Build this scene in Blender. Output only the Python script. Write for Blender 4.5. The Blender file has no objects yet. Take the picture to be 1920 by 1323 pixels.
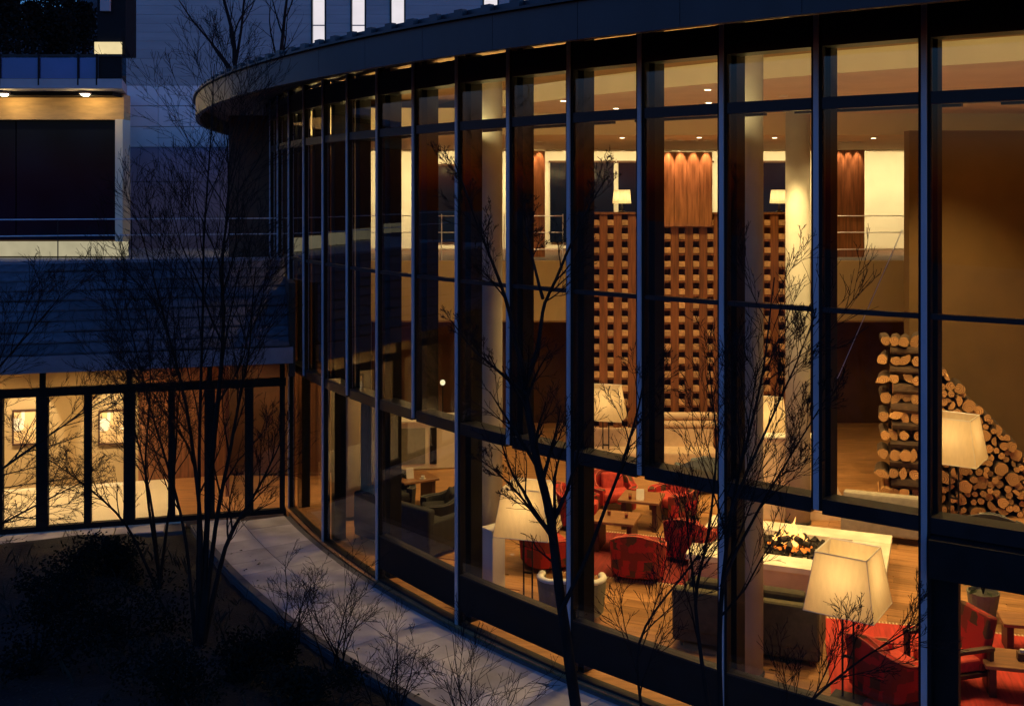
import bpy, bmesh, math, random
from mathutils import Vector, Matrix
R_ = math.radians
rnd = random.Random(7)
sc = bpy.context.scene
col = sc.collection

# ------------------------------------------------------------------ camera, sky, sun, exposure
F, YH, EYE = 1986.0, 364.6, 6.5            # focal length and horizon in photograph pixels, eye height in metres
cd = bpy.data.cameras.new('camera'); cam = bpy.data.objects.new('camera', cd); col.objects.link(cam)
cam.location = (0, 0, EYE); cam.rotation_euler = (R_(90), 0, 0)
cd.sensor_width = 36; cd.lens = 36 * F / 1920; cd.shift_y = -(661.5 - YH) / 1920
cd.clip_start = .1; cd.clip_end = 2000
sc.camera = cam
SUN_EL, SUN_ROT = R_(0), R_(100)
w = bpy.data.worlds.new('World'); sc.world = w; w.use_nodes = True
nt = w.node_tree; bgn = nt.nodes['Background']
sky = nt.nodes.new('ShaderNodeTexSky'); sky.sky_type = 'NISHITA'; sky.sun_disc = False
sky.sun_elevation = SUN_EL; sky.sun_rotation = SUN_ROT; sky.ozone_density = 6.0; sky.air_density = 1.0; sky.dust_density = .5
wb = nt.nodes.new('ShaderNodeMix'); wb.data_type = 'RGBA'; wb.blend_type = 'MULTIPLY'; wb.inputs[0].default_value = 1
wb.inputs[7].default_value = (1.5, 1.06, .70, 1)          # white balance of the photograph
nt.links.new(sky.outputs[0], wb.inputs[6]); nt.links.new(wb.outputs[2], bgn.inputs[0])
bgn.inputs[1].default_value = 2.0
sd = bpy.data.lights.new('sun', 'SUN'); sd.energy = .012; sd.angle = R_(25); sd.color = (.6, .68, 1)
so = bpy.data.objects.new('sun', sd); col.objects.link(so)
so.rotation_euler = (R_(62), 0, R_(-35))
sc.view_settings.view_transform = 'Standard'; sc.view_settings.look = 'None'
sc.view_settings.exposure = 0; sc.view_settings.gamma = 1; sc.view_settings.use_curve_mapping = False
sc.render.engine = 'CYCLES'
cy = sc.cycles
cy.use_denoising = True; cy.max_bounces = 8; cy.transparent_max_bounces = 48; cy.diffuse_bounces = 4; cy.glossy_bounces = 3
cy.caustics_reflective = False; cy.caustics_refractive = False; cy.sample_clamp_indirect = 4
WARM = (1, .64, .215); WARMER = (1, .52, .2)

# ------------------------------------------------------------------ helpers
def at(px, py, Z=0.0):
    D = F * (EYE - Z) / (py - YH)
    return Vector(((px - 960) * D / F, D, Z))
def atD(px, py, D):
    return Vector(((px - 960) * D / F, D, EYE - (py - YH) * D / F))

class MB:
    def __init__(s): s.v = []; s.f = []; s.m = []
    def add(s, vs, fs, m=0):
        b = len(s.v); s.v += [tuple(p) for p in vs]
        for f in fs: s.f.append(tuple(b + i for i in f)); s.m.append(m)
        return s
    def box(s, c, sz, rz=0.0, m=0, bev=0.0, seg=2):
        x, y, z = sz[0] / 2, sz[1] / 2, sz[2] / 2
        M_ = Matrix.Translation(Vector(c)) @ (rz if isinstance(rz, Matrix) else Matrix.Rotation(rz, 4, 'Z'))
        if bev > 0:
            bm = bmesh.new(); bmesh.ops.create_cube(bm, size=1)
            for v in bm.verts: v.co = Vector((v.co.x * sz[0], v.co.y * sz[1], v.co.z * sz[2]))
            bmesh.ops.bevel(bm, geom=bm.edges[:], offset=min(bev, min(sz) * .48), segments=seg, profile=.6, affect='EDGES')
            bm.verts.index_update()
            s.add([M_ @ v.co for v in bm.verts], [[v.index for v in f.verts] for f in bm.faces], m); bm.free()
            return s
        vs = [M_ @ Vector(p) for p in ((-x,-y,-z),(x,-y,-z),(x,y,-z),(-x,y,-z),(-x,-y,z),(x,-y,z),(x,y,z),(-x,y,z))]
        return s.add(vs, [(0,3,2,1),(4,5,6,7),(0,1,5,4),(1,2,6,5),(2,3,7,6),(3,0,4,7)], m)
    def prism(s, poly, z0, z1, m=0, mt=None):
        n = len(poly)
        A = sum(poly[i][0]*poly[(i+1)%n][1]-poly[(i+1)%n][0]*poly[i][1] for i in range(n))
        if A < 0: poly = poly[::-1]
        vs = [(p[0], p[1], z0) for p in poly] + [(p[0], p[1], z1) for p in poly]
        s.add(vs, [tuple(range(n))[::-1], tuple(range(n, 2*n))] + [(i, (i+1) % n, n + (i+1) % n, n + i) for i in range(n)], m)
        return s
    def tube(s, pts, rad, n=6, m=0, cap=True):
        pts = [Vector(p) for p in pts]
        if not isinstance(rad, (list, tuple)): rad = [rad] * len(pts)
        b = len(s.v); up = None
        for i, p in enumerate(pts):
            d = (pts[min(i+1, len(pts)-1)] - pts[max(i-1, 0)])
            if d.length < 1e-9: d = Vector((0,0,1))
            d.normalize()
            if up is None: up = d.orthogonal().normalized()
            up = (up - d * up.dot(d))
            up = up.normalized() if up.length > 1e-6 else d.orthogonal().normalized()
            sd_ = d.cross(up)
            for k in range(n):
                a = 2*math.pi*k/n
                s.v.append(tuple(p + (up*math.cos(a) + sd_*math.sin(a)) * rad[i]))
        for i in range(len(pts)-1):
            for k in range(n):
                s.f.append((b+i*n+k, b+i*n+(k+1)%n, b+(i+1)*n+(k+1)%n, b+(i+1)*n+k)); s.m.append(m)
        if cap:
            s.f.append(tuple(b+k for k in range(n))[::-1]); s.m.append(m)
            e = b+(len(pts)-1)*n; s.f.append(tuple(e+k for k in range(n))); s.m.append(m)
        return s
    def lathe(s, prof, c=(0,0,0), n=16, m=0):
        b = len(s.v)
        for (r, z) in prof:
            for k in range(n):
                a = 2*math.pi*k/n; s.v.append((c[0]+r*math.cos(a), c[1]+r*math.sin(a), c[2]+z))
        for i in range(len(prof)-1):
            for k in range(n):
                s.f.append((b+i*n+k, b+i*n+(k+1)%n, b+(i+1)*n+(k+1)%n, b+(i+1)*n+k)); s.m.append(m)
        s.f.append(tuple(b+k for k in range(n))[::-1]); s.m.append(m)
        e = b+(len(prof)-1)*n; s.f.append(tuple(e+k for k in range(n))); s.m.append(m)
        return s
    def mesh(s, name, mats, smooth=False):
        me = bpy.data.meshes.new(name); me.from_pydata(s.v, [], s.f)
        for m in (mats if isinstance(mats, (list, tuple)) else [mats]): me.materials.append(m)
        if any(s.m): me.polygons.foreach_set('material_index', s.m)
        if smooth: me.polygons.foreach_set('use_smooth', [True]*len(s.f))
        me.update(); return me
    def build(s, name, mats, parent=None, smooth=False):
        return link(name, s.mesh(name, mats, smooth), parent)
def link(name, me, parent=None, loc=None, rz=0.0):
    o = bpy.data.objects.new(name, me); col.objects.link(o)
    if loc is not None: o.location = loc
    o.rotation_euler = (0, 0, rz)
    if parent is not None: o.parent = parent
    return o
def tag(o, label=None, cat=None, group=None, kind=None):
    if label: o['label'] = label
    if cat: o['category'] = cat
    if group: o['group'] = group
    if kind: o['kind'] = kind
    return o
def thing(name, label, cat, loc=(0,0,0), rz=0.0, group=None):
    o = bpy.data.objects.new(name, None); col.objects.link(o)
    o.empty_display_size = .2; o.location = loc; o.rotation_euler = (0, 0, rz)
    return tag(o, label, cat, group)
def dup(root, loc, rz, label, group=None, scale=None):
    def cp(o, par):
        c = o.copy(); col.objects.link(c)
        if par: c.parent = par
        for ch in o.children: cp(ch, c)
        return c
    r = cp(root, None); r.location = loc; r.rotation_euler = (0, 0, rz); r['label'] = label
    if group: r['group'] = group
    if scale: r.scale = (scale,)*3
    return r

# ------------------------------------------------------------------ materials
def mat(name, c, rough=.6, metal=0.0, var=.18, scale=6.0, stretch=(1,1,1), bump=0.0, bscale=None, spec=.5, rand=0.0, c2=None, coat=0.0, detail=4):
    m = bpy.data.materials.new(name); m.use_nodes = True; t = m.node_tree; N = t.nodes; L = t.links
    p = N['Principled BSDF']; p.inputs['Roughness'].default_value = rough; p.inputs['Metallic'].default_value = metal
    p.inputs['Specular IOR Level'].default_value = spec; p.inputs['Coat Weight'].default_value = coat
    tc = N.new('ShaderNodeTexCoord'); mp = N.new('ShaderNodeMapping'); mp.inputs[3].default_value = stretch
    L.new(tc.outputs['Object'], mp.inputs[0])
    oi = N.new('ShaderNodeObjectInfo')
    ad = N.new('ShaderNodeVectorMath'); ad.operation = 'MULTIPLY_ADD'; ad.inputs[1].default_value = (37, 17, 23)
    cv = N.new('ShaderNodeCombineXYZ')
    for i in range(3): L.new(oi.outputs['Random'], cv.inputs[i])
    L.new(cv.outputs[0], ad.inputs[0]); L.new(mp.outputs[0], ad.inputs[2])
    nz = N.new('ShaderNodeTexNoise'); nz.inputs['Scale'].default_value = scale; nz.inputs['Detail'].default_value = detail
    L.new(ad.outputs[0], nz.inputs['Vector'])
    rp = N.new('ShaderNodeValToRGB')
    ca = tuple(max(0, x*(1-var)) for x in c) if c2 is None else c
    cb = tuple(min(1, x*(1+var)) for x in c) if c2 is None else c2
    rp.color_ramp.elements[0].color = (*ca, 1); rp.color_ramp.elements[1].color = (*cb, 1)
    rp.color_ramp.elements[0].position = .32; rp.color_ramp.elements[1].position = .68
    L.new(nz.outputs[0], rp.inputs[0]); out = rp.outputs[0]
    if rand:
        mr = N.new('ShaderNodeMapRange'); mr.inputs[3].default_value = 1-rand; mr.inputs[4].default_value = 1+rand
        L.new(oi.outputs['Random'], mr.inputs[0])
        hs = N.new('ShaderNodeHueSaturation'); L.new(mr.outputs[0], hs.inputs['Value']); L.new(out, hs.inputs['Color']); out = hs.outputs[0]
    L.new(out, p.inputs['Base Color'])
    rr = N.new('ShaderNodeMapRange'); rr.inputs[3].default_value = max(.03, rough-.1); rr.inputs[4].default_value = min(1, rough+.1)
    L.new(nz.outputs[0], rr.inputs[0]); L.new(rr.outputs[0], p.inputs['Roughness'])
    if bump:
        n2 = N.new('ShaderNodeTexNoise'); n2.inputs['Scale'].default_value = bscale or scale*4; n2.inputs['Detail'].default_value = 5
        L.new(ad.outputs[0], n2.inputs['Vector'])
        b = N.new('ShaderNodeBump'); b.inputs['Strength'].default_value = bump; b.inputs['Distance'].default_value = .02
        L.new(n2.outputs[0], b.inputs['Height']); L.new(b.outputs[0], p.inputs['Normal'])
    return m
def emis(name, c, s, var=.0, scale=6):
    m = bpy.data.materials.new(name); m.use_nodes = True; t = m.node_tree; N = t.nodes; L = t.links
    N.remove(N['Principled BSDF']); e = N.new('ShaderNodeEmission'); e.inputs[0].default_value = (*c, 1); e.inputs[1].default_value = s
    if var:
        tc = N.new('ShaderNodeTexCoord'); nz = N.new('ShaderNodeTexNoise'); nz.inputs['Scale'].default_value = scale
        L.new(tc.outputs['Object'], nz.inputs['Vector'])
        mr = N.new('ShaderNodeMapRange'); mr.inputs[3].default_value = s*(1-var); mr.inputs[4].default_value = s*(1+var)
        L.new(nz.outputs[0], mr.inputs[0]); L.new(mr.outputs[0], e.inputs[1])
    L.new(e.outputs[0], N['Material Output'].inputs[0]); return m
def glass(name, tint, rough=0.0, refl=1.0):
    m = bpy.data.materials.new(name); m.use_nodes = True; t = m.node_tree; N = t.nodes; L = t.links
    N.remove(N['Principled BSDF'])
    tr = N.new('ShaderNodeBsdfTransparent'); tr.inputs[0].default_value = (*tint, 1)
    gl = N.new('ShaderNodeBsdfGlossy'); gl.inputs['Roughness'].default_value = rough; gl.inputs[0].default_value = (refl, refl, refl, 1)
    fr = N.new('ShaderNodeFresnel'); fr.inputs[0].default_value = 1.6
    tc = N.new('ShaderNodeTexCoord'); nz = N.new('ShaderNodeTexNoise'); nz.inputs['Scale'].default_value = .7
    L.new(tc.outputs['Object'], nz.inputs['Vector'])
    b = N.new('ShaderNodeBump'); b.inputs['Strength'].default_value = .02; L.new(nz.outputs[0], b.inputs['Height']); L.new(b.outputs[0], gl.inputs['Normal'])
    ge = N.new('ShaderNodeNewGeometry'); fb = N.new('ShaderNodeMath'); fb.operation = 'SUBTRACT'; fb.inputs[0].default_value = 1   # the far face of a pane adds no second mirror image
    fm = N.new('ShaderNodeMath'); fm.operation = 'MULTIPLY'; L.new(ge.outputs['Backfacing'], fb.inputs[1]); L.new(fb.outputs[0], fm.inputs[0]); L.new(fr.outputs[0], fm.inputs[1])
    mx = N.new('ShaderNodeMixShader'); L.new(fm.outputs[0], mx.inputs[0]); L.new(tr.outputs[0], mx.inputs[1]); L.new(gl.outputs[0], mx.inputs[2])
    L.new(mx.outputs[0], N['Material Output'].inputs[0]); return m
def shade_mat(name, c, tw=.6):
    m = bpy.data.materials.new(name); m.use_nodes = True; t = m.node_tree; N = t.nodes; L = t.links
    N.remove(N['Principled BSDF'])
    tc = N.new('ShaderNodeTexCoord'); nz = N.new('ShaderNodeTexNoise'); nz.inputs['Scale'].default_value = 9; nz.inputs['Detail'].default_value = 6
    mp = N.new('ShaderNodeMapping'); mp.inputs[3].default_value = (3, 3, .5); L.new(tc.outputs['Object'], mp.inputs[0]); L.new(mp.outputs[0], nz.inputs['Vector'])
    rp = N.new('ShaderNodeValToRGB'); rp.color_ramp.elements[0].color = (*[x*.93 for x in c], 1); rp.color_ramp.elements[1].color = (*c, 1)
    rp.color_ramp.elements[0].position = .35; rp.color_ramp.elements[1].position = .6
    L.new(nz.outputs[0], rp.inputs[0])
    d = N.new('ShaderNodeBsdfDiffuse'); tl = N.new('ShaderNodeBsdfTranslucent')
    L.new(rp.outputs[0], d.inputs[0]); L.new(rp.outputs[0], tl.inputs[0])
    mx = N.new('ShaderNodeMixShader'); mx.inputs[0].default_value = tw; L.new(d.outputs[0], mx.inputs[1]); L.new(tl.outputs[0], mx.inputs[2])
    L.new(mx.outputs[0], N['Material Output'].inputs[0]); return m
def log_end_mat():
    m = bpy.data.materials.new('log_end_grain'); m.use_nodes = True; t = m.node_tree; N = t.nodes; L = t.links
    p = N['Principled BSDF']; p.inputs['Roughness'].default_value = .8
    tc = N.new('ShaderNodeTexCoord'); mp = N.new('ShaderNodeMapping'); L.new(tc.outputs['Object'], mp.inputs[0])
    mp.inputs[3].default_value = (1, 0, 1)
    nz = N.new('ShaderNodeTexNoise'); nz.inputs['Scale'].default_value = 9; L.new(mp.outputs[0], nz.inputs['Vector'])
    ad = N.new('ShaderNodeVectorMath'); ad.operation = 'MULTIPLY_ADD'; ad.inputs[1].default_value = (.05,)*3
    L.new(nz.outputs[1], ad.inputs[0]); L.new(mp.outputs[0], ad.inputs[2])
    wv = N.new('ShaderNodeTexWave'); wv.wave_type = 'RINGS'; wv.rings_direction = 'Y'; wv.inputs['Scale'].default_value = 9; wv.inputs['Distortion'].default_value = 1.6; wv.inputs['Detail'].default_value = 3
    L.new(ad.outputs[0], wv.inputs[0])
    rp = N.new('ShaderNodeValToRGB'); rp.color_ramp.elements[0].color = (.17, .07, .025, 1); rp.color_ramp.elements[1].color = (.58, .33, .14, 1)
    L.new(wv.outputs[1], rp.inputs[0])
    oi = N.new('ShaderNodeObjectInfo'); mr = N.new('ShaderNodeMapRange'); mr.inputs[3].default_value = .85; mr.inputs[4].default_value = 1.5
    L.new(oi.outputs['Random'], mr.inputs[0])
    hs = N.new('ShaderNodeHueSaturation'); L.new(mr.outputs[0], hs.inputs['Value']); L.new(rp.outputs[0], hs.inputs['Color'])
    L.new(hs.outputs[0], p.inputs['Base Color']); return m
def fabric_patch(name, ca, cb, cc, scale):
    m = bpy.data.materials.new(name); m.use_nodes = True; t = m.node_tree; N = t.nodes; L = t.links
    p = N['Principled BSDF']; p.inputs['Roughness'].default_value = .9; p.inputs['Specular IOR Level'].default_value = .2
    tc = N.new('ShaderNodeTexCoord'); vo = N.new('ShaderNodeTexVoronoi'); vo.distance = 'CHEBYCHEV'; vo.inputs['Scale'].default_value = scale; vo.inputs['Randomness'].default_value = .55
    L.new(tc.outputs['Object'], vo.inputs['Vector'])
    sx = N.new('ShaderNodeSeparateColor'); L.new(vo.outputs['Color'], sx.inputs[0])
    rp = N.new('ShaderNodeValToRGB'); rp.color_ramp.interpolation = 'CONSTANT'
    rp.color_ramp.elements[0].color = (*ca, 1); rp.color_ramp.elements[1].color = (*cb, 1); rp.color_ramp.elements[1].position = .45
    e = rp.color_ramp.elements.new(.75); e.color = (*cc, 1)
    L.new(sx.outputs[0], rp.inputs[0]); L.new(rp.outputs[0], p.inputs['Base Color'])
    nz = N.new('ShaderNodeTexNoise'); nz.inputs['Scale'].default_value = 120; b = N.new('ShaderNodeBump'); b.inputs['Strength'].default_value = .3; b.inputs['Distance'].default_value = .005
    L.new(tc.outputs['Object'], nz.inputs['Vector']); L.new(nz.outputs[0], b.inputs['Height']); L.new(b.outputs[0], p.inputs['Normal'])
    return m

m_steel = mat('dark_steel', (.014,.015,.018), .42, .3, .25, 3, bump=.05)
m_cap = mat('anodised_cap', (.46,.48,.56), .45, .3, .12, 2.5, stretch=(1,1,.3))
m_black = mat('matt_black_frame', (.006,.006,.007), .65, 0, .3, 4, spec=.22)
m_fascia = mat('roof_fascia_metal', (.040,.038,.040), .45, .5, .22, 1.4, stretch=(1,1,.4), bump=.03)
m_roof = mat('roof_sheet', (.05,.052,.06), .5, .4, .25, 2)
m_soffit = mat('timber_soffit', (.10,.055,.03), .6, 0, .3, 4, stretch=(.3,3,1))
m_glass = glass('window_glass', (.93,.94,.93))
m_ceiling = mat('cream_plaster_ceiling', (.74,.62,.43), .85, 0, .06, 1.2)
m_bulk = mat('brown_ceiling_bulkhead', (.34,.21,.11), .8, 0, .12, 2)
m_cream = mat('cream_plaster_wall', (.74,.68,.52), .85, 0, .05, 1.3)
m_tan = mat('tan_plaster_wall', (.40,.285,.14), .85, 0, .08, .9, bump=.05, bscale=30)
m_brown = mat('brown_wall_fabric', (.135,.078,.028), .85, 0, .14, 1.1, bump=.08, bscale=25)
m_dbrown = mat('dark_brown_wall', (.10,.045,.022), .75, 0, .2, 2)
m_wood = mat('reddish_timber', (.24,.10,.042), .5, 0, .35, 5, stretch=(4,4,.35), rand=.15)
m_block = mat('pale_end_grain_block', (.58,.35,.18), .75, 0, .22, 12, rand=.25)
m_post = mat('lattice_timber', (.23,.085,.032), .55, 0, .35, 5, stretch=(4,4,.3), rand=.18)
m_back = mat('dark_backing', (.075,.033,.015), .9, 0, .2, 3)
m_floor = mat('oak_floor', (.33,.165,.07), .38, 0, .3, 3, stretch=(.5,5,1), rand=.28, coat=.15)
m_column = mat('fair_faced_column', (.40,.40,.40), .7, 0, .1, 2.2, bump=.06, bscale=14)
m_stone = mat('paving_stone', (.40,.375,.37), .8, 0, .30, 1.6, bump=.2, bscale=26, rand=.16, detail=9)
m_kerb = mat('kerb_stone', (.09,.085,.085), .8, 0, .15, 4, bump=.1)
m_soil = mat('mulch_soil', (.0045,.004,.0035), .95, 0, .5, 6, bump=.9, bscale=30)
m_litter = mat('dry_leaf', (.035,.026,.017), .85, 0, .35, 9, rand=.4)
m_leaf = mat('evergreen_leaf', (.006,.009,.007), .9, 0, .4, 5, spec=.08, rand=.3)
m_grass = mat('winter_grass', (.014,.017,.012), .9, 0, .4, 3)
m_bark = mat('dark_bark', (.016,.013,.012), .95, 0, spec=.1, var=.35, scale=9, stretch=(1,1,.25), bump=.5, bscale=30)
m_twig = mat('twig_bark', (.016,.012,.011), .95, 0, .3, 9, spec=.1)
m_shade = shade_mat('lamp_shade_linen', (.86,.74,.50), .62)
m_bulb = emis('bulb_glow', (1,.75,.42), 14)
m_glow = emis('downlight_lens', (1,.78,.48), 9)
m_red = fabric_patch('red_patchwork_fabric', (.42,.03,.028), (.22,.035,.026), (.10,.05,.03), 7)
m_piping = mat('red_piping', (.62,.12,.08), .7, 0, .1, 9)
m_greypipe = mat('grey_piping', (.12,.12,.12), .7, 0, .1, 9)
m_redseat = mat('red_seat_fabric', (.46,.045,.032), .9, 0, .25, 14, bump=.2, bscale=80)
m_rug = mat('red_rug', (.42,.03,.022), .95, 0, .3, 3, stretch=(9,.6,1), bump=.25, bscale=60)
m_rug2 = mat('dark_red_rug', (.20,.018,.016), .95, 0, .3, 3, stretch=(9,.6,1), bump=.25, bscale=60)
m_olive = mat('olive_fabric', (.10,.085,.05), .9, 0, .2, 10, bump=.15, bscale=90)
m_olive2 = mat('dark_olive_cushion', (.06,.05,.035), .9, 0, .2, 10, bump=.15, bscale=90)
m_greyf = mat('grey_green_upholstery', (.20,.20,.155), .9, 0, .12, 10, bump=.12, bscale=90)
m_whitef = mat('white_rim', (.75,.72,.66), .6, 0, .06, 8)
m_blackf = mat('black_fabric', (.02,.02,.024), .85, 0, .3, 8, bump=.12, bscale=70)
m_creamf = mat('cream_upholstery', (.66,.50,.36), .9, 0, .1, 7, bump=.12, bscale=60)
m_bluef = mat('slate_blue_upholstery', (.12,.16,.20), .85, 0, .18, 9, bump=.12, bscale=70)
m_greysofa = mat('grey_sofa_fabric', (.27,.24,.20), .9, 0, .14, 9, bump=.14, bscale=70)
m_marble = mat('white_hearth_stone', (.70,.66,.57), .5, 0, .16, 3, detail=8)
m_marbleside = mat('hearth_side_stone', (.60,.50,.36), .6, 0, .1, 3)
m_coal = mat('charcoal', (.018,.014,.012), .9, 0, .5, 20, bump=.6)
m_ember = emis('ember_glow', (1,.22,.025), 1.5, .9, 22)
m_flame = bpy.data.materials.new('flame'); m_flame.use_nodes = True
t_ = m_flame.node_tree; t_.nodes.remove(t_.nodes['Principled BSDF'])
e_ = t_.nodes.new('ShaderNodeEmission'); e_.inputs[0].default_value = (1,.44,.10,1); e_.inputs[1].default_value = 3.6
x_ = t_.nodes.new('ShaderNodeBsdfTransparent'); y_ = t_.nodes.new('ShaderNodeMixShader'); l_ = t_.nodes.new('ShaderNodeLayerWeight'); l_.inputs[0].default_value = .35
t_.links.new(l_.outputs['Facing'], y_.inputs[0]); t_.links.new(e_.outputs[0], y_.inputs[1]); t_.links.new(x_.outputs[0], y_.inputs[2]); t_.links.new(y_.outputs[0], t_.nodes['Material Output'].inputs[0])
m_table = mat('walnut_table', (.26,.12,.055), .42, 0, .3, 5, stretch=(.6,6,1), coat=.2)
m_tabled = mat('dark_table_leg', (.06,.025,.015), .5, 0, .3, 6)
m_white = mat('white_counter', (.78,.74,.66), .5, 0, .05, 3)
m_paper = mat('paper_card', (.80,.74,.62), .7, 0, .05, 9)
m_clear = glass('drinking_glass', (.9,.9,.88))
m_bark2 = mat('log_bark', (.07,.04,.024), .9, 0, .4, 14, stretch=(3,.6,3), bump=.6, bscale=40, rand=.35)
m_end = log_end_mat()
m_leafg = mat('houseplant_leaf', (.05,.09,.04), .5, 0, .3, 8, rand=.3)
m_siding = mat('grey_siding', (.38,.40,.41), .7, .0, .1, 1.5, stretch=(.4,1,3), rand=.05)
m_tile = mat('pale_wall_panel', (.86,.82,.83), .65, 0, .07, 1.1, rand=.05)
m_tile2 = mat('shaded_wall_panel', (.36,.33,.46), .75, 0, .12, 1.4, rand=.08)  # lower tower wall, its shade put into a darker colour
m_slab = mat('concrete_slab', (.36,.36,.38), .8, 0, .1, 2)
m_warmwall = mat('ochre_soffit_board', (.55,.36,.16), .8, 0, .15, 2.5, stretch=(1,1,4))
m_dglass = mat('dark_window_glass', (.004,.007,.018), .05, 0, .3, .6, spec=.2)
m_bglass = mat('blue_balcony_glass', (.06,.10,.30), .12, .35, .15, .8, spec=.8)
m_litwin = emis('lit_window_blind', (1,.92,.97), .82, .16, 1.6)
m_litstrip = emis('lit_strip_window', (1,.80,.42), .85, .18, 3)
m_lowstrip = emis('lit_floor_window', (1,.88,.55), .42, .25, 2.5)
m_shingle = mat('slate_shingle', (.07,.066,.08), .7, .1, .3, 7, rand=.35, bump=.15)
m_shingle2 = mat('roof_edge_metal', (.20,.20,.26), .5, .4, .15, 3)
m_rail = mat('steel_rail', (.78,.78,.82), .4, .2, .1, 6)
m_art = fabric_patch('abstract_print', (.88,.84,.74), (.70,.50,.26), (.40,.25,.14), 3.4)
m_hill = mat('wooded_hill', (.016,.02,.024), .95, 0, .5, .12, bump=.6, bscale=.6)

# ------------------------------------------------------------------ facade geometry: a circle fitted to the mullions
CX, CY, RF = 18.7994, 32.7859, 25.798
A0, DA = -2.161916, -.0913623
def P(k, r=RF):
    a = A0 + DA*k; return Vector((CX + r*math.cos(a), CY + r*math.sin(a), 0))
def rot(k):
    a = A0 + DA*k; return math.atan2(math.cos(a), -math.sin(a))    # local +y points into the room
def arc(k0, k1, r, n):
    return [P(k0 + (k1-k0)*i/n, r).to_2d() for i in range(n+1)]
KMIN, KMAX = -3, 11
Z_LO, Z_MID, Z_TOP, Z_HEAD = 2.96, 5.19, 7.535, 8.18

# ------------------------------------------------------------------ ground, path, bed
g = MB()
g.add([(-400,-60,-.13),(400,-60,-.13),(400,600,-.13),(-400,600,-.13)], [(0,1,2,3)])
tag(g.build('ground', m_soil), kind='structure')
# planting bed: a gently mounded sheet
g = MB(); nx, ny = 60, 70
for j in range(ny+1):
    for i in range(nx+1):
        x = -16 + 24*i/nx; y = -2 + 23.4*j/ny
        d = math.hypot(x-CX, y-CY) - 27.85
        h = -.10 + .16*max(0, min(1, d/.8)) + .20*max(0, min(1, d/4))*(1 + .6*math.sin(x*.9+1)*math.sin(y*.7)) + .05*rnd.uniform(-1,1)*(1 if d > .3 else 0)
        if d < 0: h = -.12
        ln = .967*(y-20.3) - .255*(x+9.82)
        if ln > -1.0: h = min(h, -.06)
        if ln > -.75: h = -.115
        g.v.append((x, y, h))
for j in range(ny):
    for i in range(nx):
        a = j*(nx+1)+i; g.f.append((a, a+1, a+nx+2, a+nx+1)); g.m.append(0)
def bed_h(x, y):
    d = math.hypot(x-CX, y-CY) - 27.85
    return -.10 + .16*max(0, min(1, d/.8)) + .20*max(0, min(1, d/4))*(1 + .6*math.sin(x*.9+1)*math.sin(y*.7)) - .03
tag(g.build('planting_bed', m_soil, smooth=True), kind='structure')

def outside(q): return .967*(q[1]-20.3) - .255*(q[0]+9.82) < -.14
path = MB().prism([q for q in arc(KMIN-1, 6.6, 25.90, 90) if outside(q)] + [q for q in arc(KMIN-1, 6.6, 27.82, 90) if outside(q)][::-1], -.12, -.012).build('path', m_kerb)
tag(path, kind='structure')
n = 42
for i in range(n):
    k0 = -3.6 + 10.1*i/n; k1 = -3.6 + 10.1*(i+1)/n
    for (ra, rb) in ((26.02, 26.86), (26.875, 27.66)):
        e = .0022
        q = arc(k0+e, k1-e, ra, 3) + arc(k0+e, k1-e, rb, 3)[::-1]
        q = [v for v in q if outside(v)]
        if len(q) < 4: continue
        MB().prism(q, -.012, .004 + rnd.uniform(0, .006)).build('paving_slab', m_stone, path)
for i in range(30):
    k0 = -3.6 + 10.1*i/30; k1 = -3.6 + 10.1*(i+1)/30
    if not (outside(P(k1, 27.8)) and outside(P(k1, 27.67))): continue
    MB().prism(arc(k0+.004, k1-.004, 27.675, 3) + arc(k0+.004, k1-.004, 27.80, 3)[::-1], -.012, .035).build('edging_stone', m_kerb, path)

# ------------------------------------------------------------------ the lounge building
LB = thing('lounge_building', 'curved glass lounge with dark mullions and a wide overhanging roof', 'building', (0,0,0))
# floor
fl = MB().prism(arc(KMIN, KMAX, 25.86, 60) + [(-4.5,34),(16,34),(16,11)], -.125, -.008).build('floor', m_floor)
tag(fl, kind='structure')
ud = Vector((.925,-.38,0)).normalized(); vd = Vector((.38,.925,0)).normalized(); uang = math.atan2(ud.y, ud.x)
plank_me = MB().box((0,0,.0), (2.59,.293,.016)).mesh('plank', m_floor)
cnt = 0
for iv in range(-40, 60):
    for iu in range(-8, 10):
        c = Vector((3.5, 16.5, 0)) + ud*((iu + (.5 if iv % 2 else 0) + .17*(iv % 3))*2.6) + vd*(iv*.3)
        if not (-4.5 < c.x < 9.2 and c.y < 21.6): continue
        ok = all(math.hypot(q.x-CX, q.y-CY) < 25.25 for q in (c+ud*1.3, c-ud*1.3))
        if ok:
            link('plank', plank_me, fl, (c.x, c.y, 0), uang); cnt += 1
print('planks', cnt)

# mullions
def mull(z0, z1):
    a = MB().box((0,.065,(z0+z1)/2), (.125,.11,z1-z0)).mesh('mullion', m_black)
    b = MB().box((0,-.006,(z0+z1)/2), (.062,.03,z1-z0-.02), bev=.006, seg=1).mesh('cap', m_cap)
    c = MB().box((0,.31,(z0+z1)/2), (.19,.22,z1-z0-.03)).mesh('inner_post', m_black)
    return a, b, c
m_full, m_half, m_up = mull(-.02, 8.655), mull(Z_LO-.05, 8.655), mull(4.75, 8.655)
kk = KMIN
while kk <= KMAX - .9:
    whole = abs(kk - round(kk)) < .01
    me = m_up if kk > 6.05 else (m_full if whole else m_half)
    p = P(kk)
    mo = link('mullion', me[0], LB, p, rot(kk))
    link('cap', me[1], mo); link('inner_post', me[2], mo)
    kk += .5
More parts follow.
